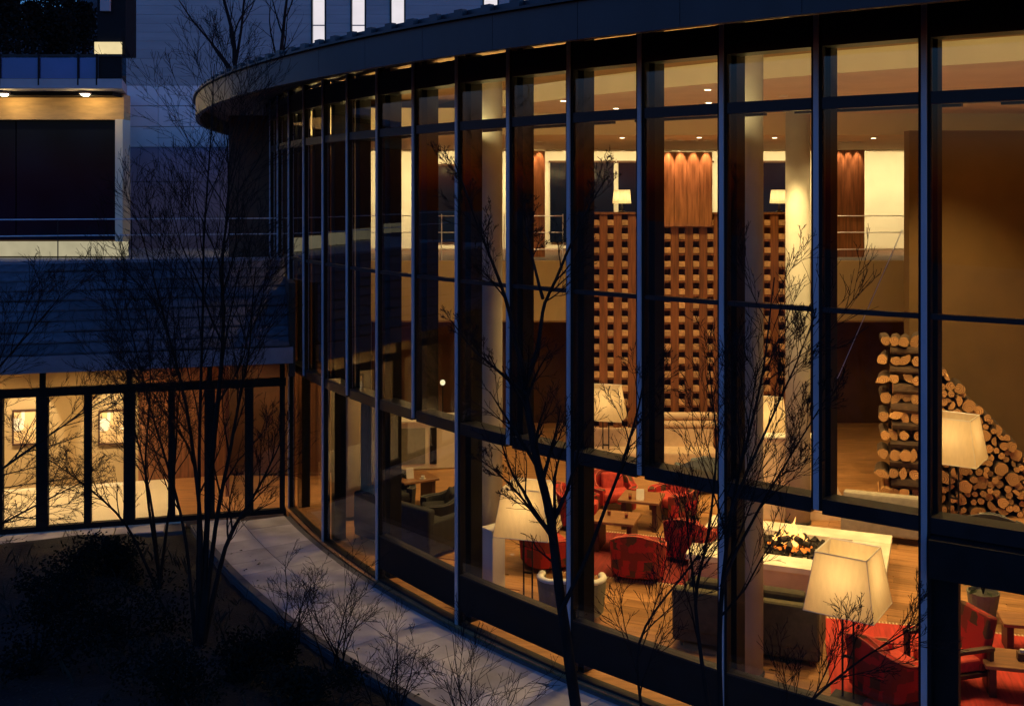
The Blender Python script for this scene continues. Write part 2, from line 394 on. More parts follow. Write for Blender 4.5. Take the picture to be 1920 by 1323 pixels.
# panes, transoms
W2 = 2*RF*math.sin(abs(DA)/4); W1 = 2*RF*math.sin(abs(DA)/2)
def bay(k, dk):
    p = (P(k) + P(k+dk))/2; return p, rot(k+dk/2)
def pane_me(wd, z0, z1): return MB().box((0,.05,(z0+z1)/2), (wd-.115,.024,z1-z0)).mesh('pane', m_glass)
pm = {'a': pane_me(W2, Z_LO+.09, Z_MID-.03), 'b': pane_me(W2, Z_MID+.03, Z_TOP-.07), 'c': pane_me(W2, Z_TOP+.07, Z_HEAD), 'd': pane_me(W2, 8.545, 8.655),
      'e': pane_me(W1, .76, Z_LO-.09), 'f': pane_me(W1, .03, .2), 'g': pane_me(W1, .06, Z_LO-.09), 'h': pane_me(W2, 4.85, Z_MID-.03)}
def tm(nm, wd, zc, hh, y0, y1, m=m_steel): return MB().box((0,(y0+y1)/2,zc), (wd,y1-y0,hh)).mesh(nm, m)
tr_lo = tm('transom', W2-.13, Z_LO, .17, .012, .30); tr_mid = tm('transom', W2-.13, Z_MID, .055, .02, .12); tr_top = tm('transom', W2-.13, Z_TOP, .135, .012, .16)
hb = tm('head_beam', W2-.13, (Z_HEAD+8.545)/2, 8.545-Z_HEAD-.004, .01, .30)
band = tm('sill_panel', W1-.13, .47, .53, .012, .14, m_black); sill = tm('sill', W1-.13, .748, .022, .0, .15, m_steel); base = tm('base_rail', W1-.13, .0, .055, -.01, .12)
kk = KMIN
while kk < KMAX - 1:
    p, r = bay(kk, .5)
    low = kk < 5.99
    for key in (('a',) if low else ('h',)) + ('b', 'c', 'd'): link('pane', pm[key], LB, p, r)
    if low: link('transom', tr_lo, LB, p, r)
    link('transom', tr_mid, LB, p, r); link('transom', tr_top, LB, p, r); link('head_beam', hb, LB, p, r)
    kk += .5
for k in range(KMIN, 6):
    p, r = bay(k, 1)
    if k < 4:
        link('pane', pm['e'], LB, p, r); link('pane', pm['f'], LB, p, r)
        link('sill_panel', band, LB, p, r); link('sill', sill, LB, p, r)
    else: link('pane', pm['g'], LB, p, r)
    link('base_rail', base, LB, p, r)
# black portal in the right-hand bay
p, r = bay(-1, 1)
M_ = Matrix.Translation(p) @ Matrix.Rotation(r, 4, 'Z')
a = MB().box((0,.03,2.66), (W1-.15,.44,.40)); a.v = [tuple(M_ @ Vector(v)) for v in a.v]; a.build('portal_beam', m_black, LB)
a = MB().box((W1/2-.20,.17,1.42), (.27,.18,2.07)); 
a = MB().box((-W1/2+.20,.20,1.61), (.25,.16,1.68)); a.v = [tuple(M_ @ Vector(v)) for v in a.v]; a.build('portal_post', m_black, LB)

# roof, fascia, soffit
KR0, KR1 = KMIN-1.0, 12.2
rp_ = arc(KR0, KR1, 27.28, 70)
MB().prism(rp_ + [(6,36.5),(20,36.5),(20,9)], 8.72, 8.86).build('roof', m_roof, LB)
MB().prism(arc(KMIN-.9, KR1, 25.80, 60) + arc(KMIN-.9, KR1, 27.3, 60)[::-1], 8.66, 8.715).build('soffit', m_soffit, LB)
NF = 30
for i in range(NF):
    k0 = KR0 + (KR1-KR0)*i/NF; k1 = KR0 + (KR1-KR0)*(i+1)/NF; e = .0012
    MB().prism(arc(k0+e, k1-e, 27.30, 6) + arc(k0+e, k1-e, 27.40, 6)[::-1], 8.28 , 8.72).build('fascia_panel', m_fascia, LB)
MB().prism(arc(KR0, KR1, 27.32, 90) + arc(KR0, KR1, 27.46, 90)[::-1], 8.724, 8.755).build('roof_lip', m_fascia, LB)
sg = MB().box((0,0,8.80), (.16,.08,.13)).mesh('snow_guard', m_roof)
kk = KR0
while kk < KR1:
    link('snow_guard', sg, LB, P(kk, 27.34), rot(kk)); kk += .2
# interior ceiling
def ring(k0, k1, ra, rb, z0, z1, nm, m): MB().prism(arc(k0, k1, ra, 50) + arc(k0, k1, rb, 50)[::-1], z0, z1).build(nm, m, LB)
ring(KMIN-.5, KMAX, 21.8, 25.45, 8.668, 8.71, 'ceiling_bulkhead', m_bulk)
def clip(k0, k1, r, y): return [q for q in arc(k0, k1, r, 120) if q.y < y]
c_ = clip(KMIN-.5, KMAX, 21.78, 24.0)
MB().prism(c_ + [(c_[-1].x,24.0),(17,24.0),(17,12)], 8.33, 8.71).build('ceiling', m_ceiling, LB)
def inr(y, r=25.3): return CX - math.sqrt(r*r-(y-CY)**2)
MB().prism([(inr(24.02,25.4),24.02),(17,24.02),(17,33.4),(inr(33.4,25.4),33.4),(inr(29,25.4),29)], 7.85, 8.46).build('dropped_ceiling', m_ceiling, LB)
# back walls
DG = 27.0
MB().prism([(inr(33.4)-.1,33.4),(17,33.4),(17,33.8),(inr(33.4)-.1,33.8)], -.1, 8.66).build('gallery_wall', m_cream, LB)
MB().prism([(17,8),(17.3,8),(17.3,33.8),(17,33.8)], -.1, 8.66).build('side_wall', m_tan, LB)
q0 = P(KMIN, 25.8)
MB().prism([(q0.x,q0.y),(q0.x+.2,q0.y-.2),(17.3,8-.5),(17.3,8)], -.1, 8.66).build('end_wall', m_tan, LB)
MB().prism([(inr(DG),DG),(16.9,DG),(16.9,33.4),(inr(33.4),33.4),(inr(30),30)], 4.66, 4.80).build('gallery_slab', m_dbrown, LB)
MB().box(((inr(DG)+16.9)/2,DG-.06,4.06), (16.9-inr(DG),.12,1.52)).build('gallery_spandrel', m_tan, LB)
MB().prism([(inr(DG+.01),DG+.01),(16.9,DG+.01),(16.9,30.2),(inr(30.2),30.2)], 3.24, 3.32).build('undercroft_ceiling', m_tan, LB)
MB().box((6.5,30.3,1.6), (21,.2,3.25)).build('undercroft_wall', m_dbrown, LB)
for (x0, x1, z0, z1) in ((1.2,3.2,5.0,7.5),(3.35,6.3,5.0,7.5),(7.9,8.65,5.0,7.5),(-2.35,-1.75,5.0,7.4)):
    f_ = MB().box(((x0+x1)/2,33.36,(z0+z1)/2), (x1-x0,.06,z1-z0)).build('gallery_window', m_dglass, LB)
    MB().box(((x0+x1)/2,33.33,z1+.03), (x1-x0+.1,.09,.06)).build('window_frame', m_dbrown, f_)
MB().box((-4.95,24.6,4.2), (3.2,.2,8.25)).build('added_dark_wall', m_dbrown, LB)  # added wall that keeps the left bays dark against the bright gallery
# brown feature wall with shelf of logs in front
MB().box((12.7,22.55,3.925), (8.6,.3,7.85)).build('feature_wall', m_brown, LB)
# timber panels on the gallery edge
def panel(px0, px1, ytop, ybot, D, nm='timber_panel'):
    a, b = atD(px0, ytop, D), atD(px1, ybot, D)
    return MB().box(((a.x+b.x)/2, D+.06, (a.z+b.z)/2), (b.x-a.x, .12, a.z-b.z)).build(nm, m_wood, LB)
panel(1567, 1621, 281, 482, 27.1)
panel(985, 1022, 283, 482, 27.1)
# columns
def column(px, py, r, z1, D=None):
    p = at(px, py) if D is None else Vector(((px-960)*D/F, D, 0))
    o = MB().lathe([(r, 0), (r, z1)], (p.x, p.y, 0), 28).build('column', m_column, LB, smooth=False)
    for f in o.data.polygons: f.use_smooth = len(f.vertices) == 4
    MB().lathe([(r+.02, 0), (r+.02, .05), (r+.003,.06)], (p.x, p.y, 0), 28).build('column_base', m_steel, o)
    return p
COL = [column(1398, 1262, .235, 8.45), column(915, 1098, .24, 8.45), column(1496, 0, .24, 8.32, 21.0), column(655, 0, .24, 8.45, 21.4), column(2080, 0, .235, 8.45, 11.6)]

# downlights in the lounge ceiling
def downlight(x, y, z, power, angle=120, c=WARM, parent=LB, size=.12, lens=True):
    o = MB().lathe([(.085, -.012), (.085, 0.0), (.07, .004)], (0,0,0), 14).build('downlight', m_white, parent); o.location = (x, y, z-.004)
    if lens: MB().lathe([(.055, -.018), (.055, -.013)], (0,0,0), 12).build('lens', m_glow, o)
    ld = bpy.data.lights.new('downlight_beam', 'SPOT'); ld.energy = power; ld.color = c; ld.spot_size = R_(angle); ld.spot_blend = .6; ld.shadow_soft_size = size
    lo = bpy.data.objects.new('downlight_beam', ld); col.objects.link(lo); lo.parent = o; lo.location = (0,0,-.05)
    return o
for (x, y) in ((3.4,18.4),(6.9,17.4),(1.0,20.6),(3.9,21.0),(8.6,19.0),(-1.8,22.6),(2.2,22.4),(5.8,22.8),(7.7,14.4),(9.8,15.6),(6.8,19.6),(9.0,20.5),(2.7,16.9)):  # the last ones are added to brighten partition, firewood and floor
    downlight(x, y, 8.33 if math.hypot(x-CX,y-CY) < 21.75 else 8.668, (850 if y < 19.5 else (700 if x == 9.0 else 400)), {(2.7,16.9):80, (9.0,20.5):95}.get((x,y), 115))
o = downlight(5.05, 19.7, 8.33, 1300, 40, lens=False); o.children[0].rotation_euler = (R_(19), 0, R_(-25))  # added tilted spot that brightens the back column
for (x, y) in ((2.6,25.0),(4.4,24.9),(6.2,25.0),(8.6,25.2),(-0.6,25.2),(-2.6,25.2)):  # added light wash over the lattice and spandrel
    downlight(x, y, 7.85, 190, 110)
for (x, y) in ((4.0,28.6),(8.0,28.6),(0.0,28.6),(-3.2,28.4),(12,28.6)):
    downlight(x, y, 3.24, 60, 130)
# added uplights behind the top transom, put in to brighten the ceiling
for q in range(9):
    k_ = -2.2 + q*1.0; p = P(k_+.5, 25.15); r = rot(k_+.5)
    tr = MB().box((0,0,0), (1.9,.10,.05)).build('added_uplight_trough', m_steel, LB); tr.location = (p.x, p.y, 7.50); tr.rotation_euler = (0,0,r)
    ld = bpy.data.lights.new('added_uplight', 'AREA'); ld.shape = 'RECTANGLE'; ld.size = 1.8; ld.size_y = .06; ld.energy = 46; ld.color = (1,.73,.28)
    lo = bpy.data.objects.new('added_uplight', ld); col.objects.link(lo); lo.parent = tr; lo.location = (0,.0,.035); lo.rotation_euler = (R_(180-38),0,0)
# wall washers above the timber panels
def washers(px0, px1, n_, D, pw=16):
    for i in range(n_):
        px = px0 + (px1-px0)*(i+.5)/n_
        o = downlight((px-960)*D/F, D, 7.84, pw, 46, (1,.55,.26), size=.02, lens=False)
        o.children[-1].rotation_euler.x = R_(13)
washers(1569, 1619, 3, 26.95, 70); washers(987, 1020, 2, 26.95, 70)
# cove lighting of the gallery
for (x0, x1) in ((-5.2,0.6),(1.0,7.0),(7.4,14.5)):
    tr = MB().box(((x0+x1)/2, 31.3, 7.80), (x1-x0,.20,.05)).build('cove_trough', m_cream, LB)
    ld = bpy.data.lights.new('cove_glow', 'AREA'); ld.shape = 'RECTANGLE'; ld.size = x1-x0; ld.size_y = .12; ld.energy = 75*(x1-x0); ld.color = (1,.76,.40)
    lo = bpy.data.objects.new('cove_glow', ld); col.objects.link(lo); lo.location = ((x0+x1)/2, 31.3, 7.77); lo.parent = tr
    lo.rotation_euler = (R_(28), 0, 0)
# steel tension rod behind the glass
a, b = atD(1692, 430, 12.75), atD(1564, 724, 12.75)
MB().tube([a, b], .0045, 6).build('tension_rod', m_rail, LB)

# gallery railing
gr = thing('gallery_railing', 'thin three bar steel railing along the bright upper gallery', 'railing', (0,DG,4.8))
for y_ in (405, 436, 468):
    z = atD(0, y_, DG).z - 4.8
    MB().tube([(-5.0,.1,z),(1.3,.1,z)], .012, 6).build('rail', m_rail, gr)
    MB().tube([(7.3,.1,z),(14,.1,z)], .012, 6).build('rail', m_rail, gr)
for x in (-5,-3.4,-1.8,-.2,1.3,7.3,8.2,10.4,12,14): MB().tube([(x,.1,0),(x,.1,1.2)], .014, 6).build('post', m_rail, gr)

# ------------------------------------------------------------------ timber lattice screen
LX0, LX1, DL = 1.93, 6.92, 26.45
ls = thing('lattice_screen', 'tall red timber lattice with pale square block ends at the back of the lounge', 'screen', ((LX0+LX1)/2, DL, 0))
lx = (LX1-LX0)/2; ncol = 14; pit = (LX1-LX0)/ncol
MB().box((0,.22,3.0), (2*lx,.04,6.0)).build('backing', m_back, ls)
pxm = [960 + ((LX0+pit*i) * F / DL) for i in range(ncol+1)]
cz0, cz1 = 3.72 - (LX0+LX1)/2, 4.98 - (LX0+LX1)/2
for i in range(ncol+1):
    x = -lx + pit*i
    MB().box((x,.12,3.0), (.20,.20,6.0), bev=.008, seg=1).build('post', m_post, ls)
rl_ = MB().box((0,0,0), (2*lx,.15,.055), bev=.005, seg=1).mesh('rail', m_post)
for j in range(16): link('rail', rl_, ls, (0,.10,.62+.345*j-.098))
bl = MB().box((0,0,0), (.15,.20,.135), bev=.006, seg=1).mesh('block', m_block)
nb = 0
for i in range(ncol):
    for j in range(16):
        z = .62 + .345*j
        if z > 5.9: continue
        link('block', bl, ls, (-lx+pit*(i+.5), .105 + rnd.uniform(-.012,.012), z)); nb += 1
cp = MB().box(((cz0+cz1)/2,-.06,6.63), (cz1-cz0,.10,1.86)).build('timber_panel', m_wood, ls)
for i in range(4):
    x = cz0 + (cz1-cz0)*(i+.5)/4
    MB().box((x,-.118,6.63), ((cz1-cz0)/4-.012,.016,1.85)).build('board', m_wood, ls)
MB().box((0,.12,6.03), (2*lx+.1,.30,.05)).build('top_rail', m_post, ls)
for i in range(4):
    x = cz0 + (cz1-cz0)*(i+.5)/4 + ls.location.x
    o = downlight(x, DL-.30, 7.84, 170, 44, (1,.55,.26), size=.02, lens=False); o.children[-1].rotation_euler.x = R_(13)

# ------------------------------------------------------------------ lamps
def make_lamp(label):
    t = thing('floor_lamp', label, 'floor lamp', (0,0,0), 0, 'floor lamps with square linen shades')
    s = MB(); b_, t_, z0, z1, th = .44, .325, 1.20, 1.93, .008
    for k in range(4):
        c, sn = math.cos(k*math.pi/2), math.sin(k*math.pi/2)
        def q(x, y, z): return (c*x - sn*y, sn*x + c*y, z)
        s.add([q(-b_,-b_,z0), q(b_,-b_,z0), q(t_,-t_,z1), q(-t_,-t_,z1)], [(0,1,2,3)])
    sh = s.build('shade', m_shade, t)
    tr = MB()
    for k in range(4):
        c, sn = math.cos(k*math.pi/2), math.sin(k*math.pi/2)
        def q(x, y, z): return (c*x - sn*y, sn*x + c*y, z)
        tr.tube([q(-b_,-b_,z0), q(b_,-b_,z0)], .008, 4); tr.tube([q(-t_,-t_,z1), q(t_,-t_,z1)], .009, 4); tr.tube([q(b_,-b_,z0), q(t_,-t_,z1)], .005, 4)
    tr.build('trim', m_whitef, sh)
    st = MB()
    for sx in (-.07, .07): st.tube([(sx,0,.02),(sx,0,1.46)], .014, 8)
    st.box((0,0,1.46), (.2,.03,.03)); st.box((0,0,.55), (.16,.03,.03)); st.build('stand', m_steel, t)
    MB().box((0,0,.0125), (.42,.32,.025), bev=.006, seg=1).build('base', m_steel, t)
    MB().lathe([(.01,-.06),(.045,-.03),(.05,.02),(.02,.06)], (0,0,1.56), 10).build('bulb', m_bulb, t)
    ld = bpy.data.lights.new('bulb_light', 'POINT'); ld.energy = 14; ld.color = (1,.62,.27); ld.shadow_soft_size = .07
    lo = bpy.data.objects.new('bulb_light', ld); col.objects.link(lo); lo.location = (0,0,1.62); lo.parent = t
    return t
lampA = make_lamp('largest floor lamp, linen shade in front of the white fire hearth')
pA = at(1590, 1310); lampA.location = pA; lampA.rotation_euler.z = R_(-34)
def lampat(px, ytop, D, rz, label, sca=1.0):
    return dup(lampA, ((px-960)*D/F, D, 0), rz, label, scale=sca)
lampat(990, 905, 16.7, R_(-17), 'floor lamp with linen shade beside the round pale column')
lampat(1136, 718, 25.2, R_(-14), 'small looking floor lamp in front of the timber lattice, left part')
lampat(1437, 745, 23.7, R_(-20), 'floor lamp half hidden behind the bluish front column')
lampat(1789, 775, 20.5, R_(-36), 'floor lamp standing in front of the firewood pile', 1.15)

def make_tlamp(label, loc):
    t = thing('table_lamp', label, 'table lamp', loc, 0, 'table lamps on the lattice screen')
    MB().lathe([(.235,.22),(.205,.56)], (0,0,0), 18).build('shade', m_shade, t)
    t.children[0].data.materials[0] = m_shade
    MB().lathe([(.09,0),(.09,.02),(.02,.04),(.03,.12),(.015,.24),(.012,.34)], (0,0,0), 12).build('base', m_steel, t)
    ld = bpy.data.lights.new('bulb_light', 'POINT'); ld.energy = 7; ld.color = (1,.74,.40); ld.shadow_soft_size = .05
    lo = bpy.data.objects.new('bulb_light', ld); col.objects.link(lo); lo.location = (0,0,.38); lo.parent = t
    return t
tl = make_tlamp('table lamp with drum shade on the left end of the lattice screen', ((1166-960)*26.57/F, 26.57, 6.056))
dup(tl, ((1461-960)*26.57/F, 26.57, 6.056), 0, 'table lamp with drum shade on the right end of the lattice screen')

# ------------------------------------------------------------------ fire hearth
hc = Vector((4.84,18.35,0)); ha = math.atan2(-.38,.925)
fh = thing('fire_hearth', 'low white stone fire hearth with logs burning in its middle', 'fire pit', hc, ha)
L_, Wd = 3.2, 2.34
for (cx_, cy_, sx, sy) in ((0, -.91, L_, .52), (0, .91, L_, .52), (-1.28, 0, .64, 1.292), (1.28, 0, .64, 1.292)):
    MB().box((cx_,cy_,.40), (sx-.006,sy-.006,.10), bev=.012, seg=2).build('stone_slab', m_marble, fh)
MB().box((0,0,.175), (L_-.1,Wd-.1,.345)).build('plinth', m_marbleside, fh)
cb = MB()
for i in range(260):
    a, r = rnd.uniform(0, 6.28), math.sqrt(rnd.random())
    x, y = .93*r*math.cos(a), .62*r*math.sin(a)
    s = rnd.uniform(.05,.11); cb.box((x,y,.36+rnd.uniform(-.02,.05)), (s,s*.8,s*.7), Matrix.Rotation(rnd.uniform(0,3), 4, (rnd.random(),rnd.random(),rnd.random()+.1)))
tag(cb.build('coals', m_coal, fh), kind='stuff')
cb = MB()
for i in range(60):
    a, r = rnd.uniform(0, 6.28), rnd.random()*.40
    s = rnd.uniform(.04,.08); cb.box((r*math.cos(a),r*.8*math.sin(a),.425+rnd.uniform(-.02,.02)), (s,s*.8,s*.7), rnd.uniform(0,3))
tag(cb.build('embers', m_ember, fh), kind='stuff')
for i in range(5):
    a = i*1.27+.3; c, s = math.cos(a), math.sin(a)
    MB().tube([(-.34*c,-.34*s,.44+.03*i),(.30*c,.30*s,.52+.02*i)], .055, 8).build('burning_log', m_coal, fh)
for (x, y, h, r) in ((0,0,.36,.12),(.05,.03,.46,.08),(.15,.05,.27,.10),(-.14,-.05,.30,.10),(.07,-.13,.20,.08),(-.08,.12,.30,.09),(.26,-.06,.14,.05),(-.28,.04,.13,.05)):
    MB().tube([(x,y,.46),(x+.01,y,.46+h*.12),(x-.015,y+.01,.46+h*.3),(x+.02,y,.46+h*.52),(x-.01,y-.01,.46+h*.76),(x+.02,y,.46+h)], [r*.5,r*.8,r*.85,r*.5,r*.22,.003], 10).build('flame', m_flame, fh, smooth=True)
ld = bpy.data.lights.new('fire_light', 'POINT'); ld.energy = 22; ld.color = (1,.48,.16); ld.shadow_soft_size = .15
lo = bpy.data.objects.new('fire_light', ld); col.objects.link(lo); lo.location = (0,0,.95); lo.parent = fh

# ------------------------------------------------------------------ seating
def make_armchair(label, group='red patchwork armchairs', m1=None, m2=None, nm='armchair', cat='armchair', mp_=None):
    m1 = m1 or m_red; m2 = m2 or m_redseat; mp_ = mp_ or m_piping
    t = thing(nm, label, cat, (0,0,0), 0, group)      # faces local -y
    s = MB(); n_ = 22; pa = []; pb = []
    for i in range(n_+1):
        a = R_(-52 + 284*i/n_); co, si = math.cos(a), math.sin(a)
        k = 1/max(abs(co)**3.2 + abs(si)**3.2, 1e-6)**(1/3.2)
        h = .56 + .26*max(0, si)**1.5 - .03*max(0, -si)
        fl = .02*max(0, si)
        s.v += [(.44*k*co,.41*k*si,.11),((.47+fl)*k*co,(.44+fl)*k*si,h-.03),((.45+fl)*k*co,(.42+fl)*k*si,h),((.36+fl)*k*co,(.33+fl)*k*si,h),((.34)*k*co,(.31)*k*si,h-.03),(.32*k*co,.29*k*si,.11)]
        pa.append(((.462+fl)*k*co,(.432+fl)*k*si,h+.002)); pb.append(((.35+fl)*k*co,(.32+fl)*k*si,h+.002))
    for i in range(n_):
        for q in range(6): s.f.append((i*6+q, (i+1)*6+q, (i+1)*6+(q+1)%6, i*6+(q+1)%6)); s.m.append(0)
    s.f.append(tuple(range(6))); s.m.append(0); s.f.append(tuple(n_*6+5-q for q in range(6))); s.m.append(0)
    bk = s.build('backrest', m1, t)
    pp_ = MB().tube(pa, .011, 5).tube(pb, .009, 5); pp_.build('piping', mp_, bk)
    MB().box((0,-.06,.37), (.60,.62,.19), bev=.065, seg=3).build('seat_cushion', m2, t, smooth=True)
    MB().box((0,-.02,.20), (.66,.66,.16), bev=.03).build('seat_base', m1, t)
    MB().box((.02,.17,.58), (.46,.14,.36), Matrix.Rotation(R_(-16), 4, 'X'), bev=.06, seg=3).build('cushion', m2, t, smooth=True)
    for sx in (-1, 1):
        for sy in (-1, 1): MB().lathe([(.016,0),(.026,.125)], (sx*.30, sy*.28, 0), 8).build('leg', m_tabled, t)
    return t
G1 = 'red patchwork armchairs'
ac = make_armchair('red patchwork armchair nearest the pale tub chair, its back turned to the window')
p = at(1197, 1080); ac.location = p; ac.rotation_euler.z = R_(165)
def achair(px, py, rz, lab): 
    q = at(px, py); return dup(ac, q, R_(rz), lab, G1)
achair(1298, 1048, 150, 'red patchwork armchair between the first red armchair and the fire hearth')
achair(1150, 958, 10, 'red armchair at the far left of the two wooden lounge tables')
achair(1085, 985, 80, 'red armchair just right of the lamp beside the column')
achair(1262, 968, -60, 'red armchair at the right of the far wooden lounge table')
achair(1024, 1060, 110, 'red armchair behind the lamp beside the column')
# wooden framed red chairs at right
def make_wchair(label):
    t = thing('lounge_chair', label, 'armchair', (0,0,0), 0)
    MB().box((0,-.02,.36), (.60,.66,.16), bev=.04, seg=3).build('seat', m_redseat, t)
    MB().box((0,.36,.62), (.66,.14,.72), Matrix.Rotation(R_(-14), 4, 'X'), bev=.05, seg=3).build('backrest', m_red, t)
    for sx in (-1, 1):
        a = MB().box((sx*.38,-.02,.60), (.09,.78,.05), bev=.012).build('armrest', m_tabled, t)
        MB().box((sx*.38,-.37,.29), (.075,.06,.575), bev=.006, seg=1).build('leg', m_tabled, t)
        MB().box((sx*.38,.33,.29), (.075,.06,.575), bev=.006, seg=1).build('leg', m_tabled, t)
    MB().box((0,0,.25), (.69,.70,.05)).build('seat_frame', m_tabled, t)
    return t
dup(ac, (4.88,13.75,0), R_(112), 'red patchwork armchair right of the largest lamp, beside the thick corner mullion', G1)
wc = make_wchair('red lounge chair with dark wooden arms, right of the thick corner mullion')
wc.location = (5.80, 14.05, 0); wc.rotation_euler.z = R_(-74)
# olive sofa
sf = thing('sofa', 'long dark olive sofa with its back to the window, facing the fire hearth', 'sofa', (3.42,15.28,0), ha+math.pi)
Ls = 2.05
MB().box((0,0,.24), (Ls,.88,.30), bev=.04).build('seat_base', m_olive, sf)
for sx in (-.5,.5): MB().box((sx*.88,-.06,.46), (.84,.66,.17), bev=.05, seg=3).build('seat_cushion', m_olive2, sf)
MB().box((0,.37,.54), (Ls,.18,.62), bev=.06, seg=3).build('backrest', m_olive, sf)
for sx in (-1,1): MB().box((sx*(Ls/2-.09),-.02,.45), (.18,.84,.42), bev=.05, seg=3).build('armrest', m_olive, sf)
for sx in (-.5,.5): MB().box((sx*.86,.19,.76), (.78,.18,.40), Matrix.Rotation(R_(-12),4,'X'), bev=.07, seg=3).build('back_cushion', m_olive2, sf)
for sx in (-1,1):
    for sy in (-1,1): MB().lathe([(.02,0),(.03,.1)], (sx*.9,sy*.36,0), 8).build('leg', m_tabled, sf)
# tub chairs
def make_tub(label, group, m1=m_greyf):
    t = thing('tub_chair', label, 'tub chair', (0,0,0), 0, group)
    s = MB(); rim = MB(); n_ = 18; pts = []
    for i in range(n_+1):
        a = R_(-20 + 220*i/n_); h = .74 - .10*abs(math.cos(a))*(1 if math.sin(a) > 0 else 1.3)
        co, si = math.cos(a), math.sin(a)
        s.v += [(.38*co,.38*si,.14),(.42*co,.42*si,h),(.34*co,.34*si,h),(.30*co,.30*si,.14)]
        pts.append((.38*co,.38*si,h+.004))
    for i in range(n_):
        for k in range(4):
            s.f.append((i*4+k, (i+1)*4+k, (i+1)*4+(k+1)%4, i*4+(k+1)%4)); s.m.append(0)
    s.f.append((0,1,2,3)); s.m.append(0); e = n_*4; s.f.append((e+3,e+2,e+1,e)); s.m.append(0)
    s.build('backrest', m1, t)
    rim.tube(pts, .045, 8).build('rim', m_whitef, t, smooth=True)
    MB().lathe([(.31,.2),(.33,.3),(.32,.40),(.25,.43)], (0,-.03,0), 20).build('seat', m1, t, smooth=False)
    MB().lathe([(.22,0),(.22,.02),(.03,.04),(.03,.2)], (0,0,0), 14).build('pedestal', m_steel, t)
    return t
tb = make_tub('pale grey green tub chair with white rim close behind the glass', None)
tb.location = at(1072, 1158); tb.rotation_euler.z = R_(175); tb.scale = (1.28,1.28,1)
# dark chairs at left
dk = make_armchair('black armchair seen in profile beside the window, second bay from the corner column', 'black armchairs by the window', m_blackf, m_blackf, mp_=m_greypipe)
dk.location = at(828, 990); dk.rotation_euler.z = R_(-80)
bs = thing('black_sofa', 'long black sofa close behind the glass, its back to the window', 'sofa', (-1.95,19.7,0), R_(140))
MB().box((0,0,.24), (2.0,.86,.32), bev=.05, seg=3).build('seat_base', m_blackf, bs)
for sx in (-.5,.5): MB().box((sx*.86,-.06,.46), (.80,.62,.16), bev=.05, seg=3).build('seat_cushion', m_blackf, bs, smooth=True)
MB().box((0,.36,.56), (2.0,.18,.70), bev=.06, seg=3).build('backrest', m_blackf, bs, smooth=True)
for sx in (-1,1): MB().box((sx*.92,-.02,.46), (.17,.82,.44), bev=.05, seg=3).build('armrest', m_blackf, bs, smooth=True)
for sx in (-1,1):
    for sy in (-1,1): MB().lathe([(.02,0),(.03,.09)], (sx*.86,sy*.35,0), 8).build('leg', m_steel, bs)
dup(dk, at(735, 960), R_(20), 'black armchair behind the low table with the card, facing the window', 'black armchairs by the window')
bc = make_armchair('slate blue armchair in front of the cream bench', 'blue armchair', m_bluef, m_bluef, mp_=m_greypipe); bc.location = at(1308, 918); bc.rotation_euler.z = R_(195)
gs = thing('daybed', 'grey daybed between the hearth and the log crib', 'daybed', (7.05,20.1,0), R_(-22))
MB().box((0,0,.28), (1.5,.8,.30), bev=.06, seg=3).build('seat', m_greysofa, gs)
MB().box((0,.28,.56), (1.5,.20,.40), bev=.07, seg=3).build('backrest', m_greysofa, gs)
for sx in (-1,1):
    for sy in (-1,1): MB().lathe([(.025,0),(.03,.14)], (sx*.66,sy*.32,0), 8).build('leg', m_tabled, gs)
rc = make_armchair('charcoal armchair in front of the firewood pile', 'charcoal armchair', m_blackf, m_greysofa, mp_=m_greypipe); rc.location = (8.75,19.2,0); rc.rotation_euler.z = R_(150)
# cream wedge partition
we = thing('wedge_partition', 'cream sloped-end low partition behind the fire hearth', 'partition', (5.9,21.3,0), R_(-3))
pr = [(-1.0,0),(1.0,0),(.62,.62),(.26,1.62),(-1.0,1.62)]
s = MB(); s.add([(x,-.15,z) for x,z in pr] + [(x,.15,z) for x,z in pr], [(0,1,2,3,4),(9,8,7,6,5)] + [(i,i+5,(i+1)%5+5,(i+1)%5) for i in range(5)])
s.build('panel', m_creamf, we)
MB().box((-.37,0,1.645), (1.30,.36,.04), bev=.01).build('coping', m_whitef, we)
# cream bench with bolsters along the lattice
be = thing('bench', 'long cream upholstered bench below the timber lattice', 'bench', (3.3,25.2,0))
MB().box((0,0,.24), (3.1,.75,.42), bev=.05).build('seat', m_creamf, be)
MB().box((0,.34,.55), (3.1,.14,.66), bev=.05).build('backrest', m_creamf, be)
for i, (z, y) in enumerate(((.97,.33),(1.16,.36))):
    b_ = thing('bolster', ('lower' if i == 0 else 'upper') + ' of the two cream bolster cushions stacked on the bench', 'cushion', (4.1,25.2+y,z), 0, 'bolsters on the bench')
    MB().tube([(-.85,0,0),(-.82,0,0),(.82,0,0),(.85,0,0)], [.06,.092,.092,.06], 14).build('roll', m_creamf, b_, smooth=True)
    for sx in (-1,1): MB().lathe([(.05,0),(.05,.004)], (0,0,0), 10).build('end_cap', m_greysofa, b_).matrix_local = Matrix.Translation((sx*.852,0,0)) @ Matrix.Rotation(R_(90),4,'Y')

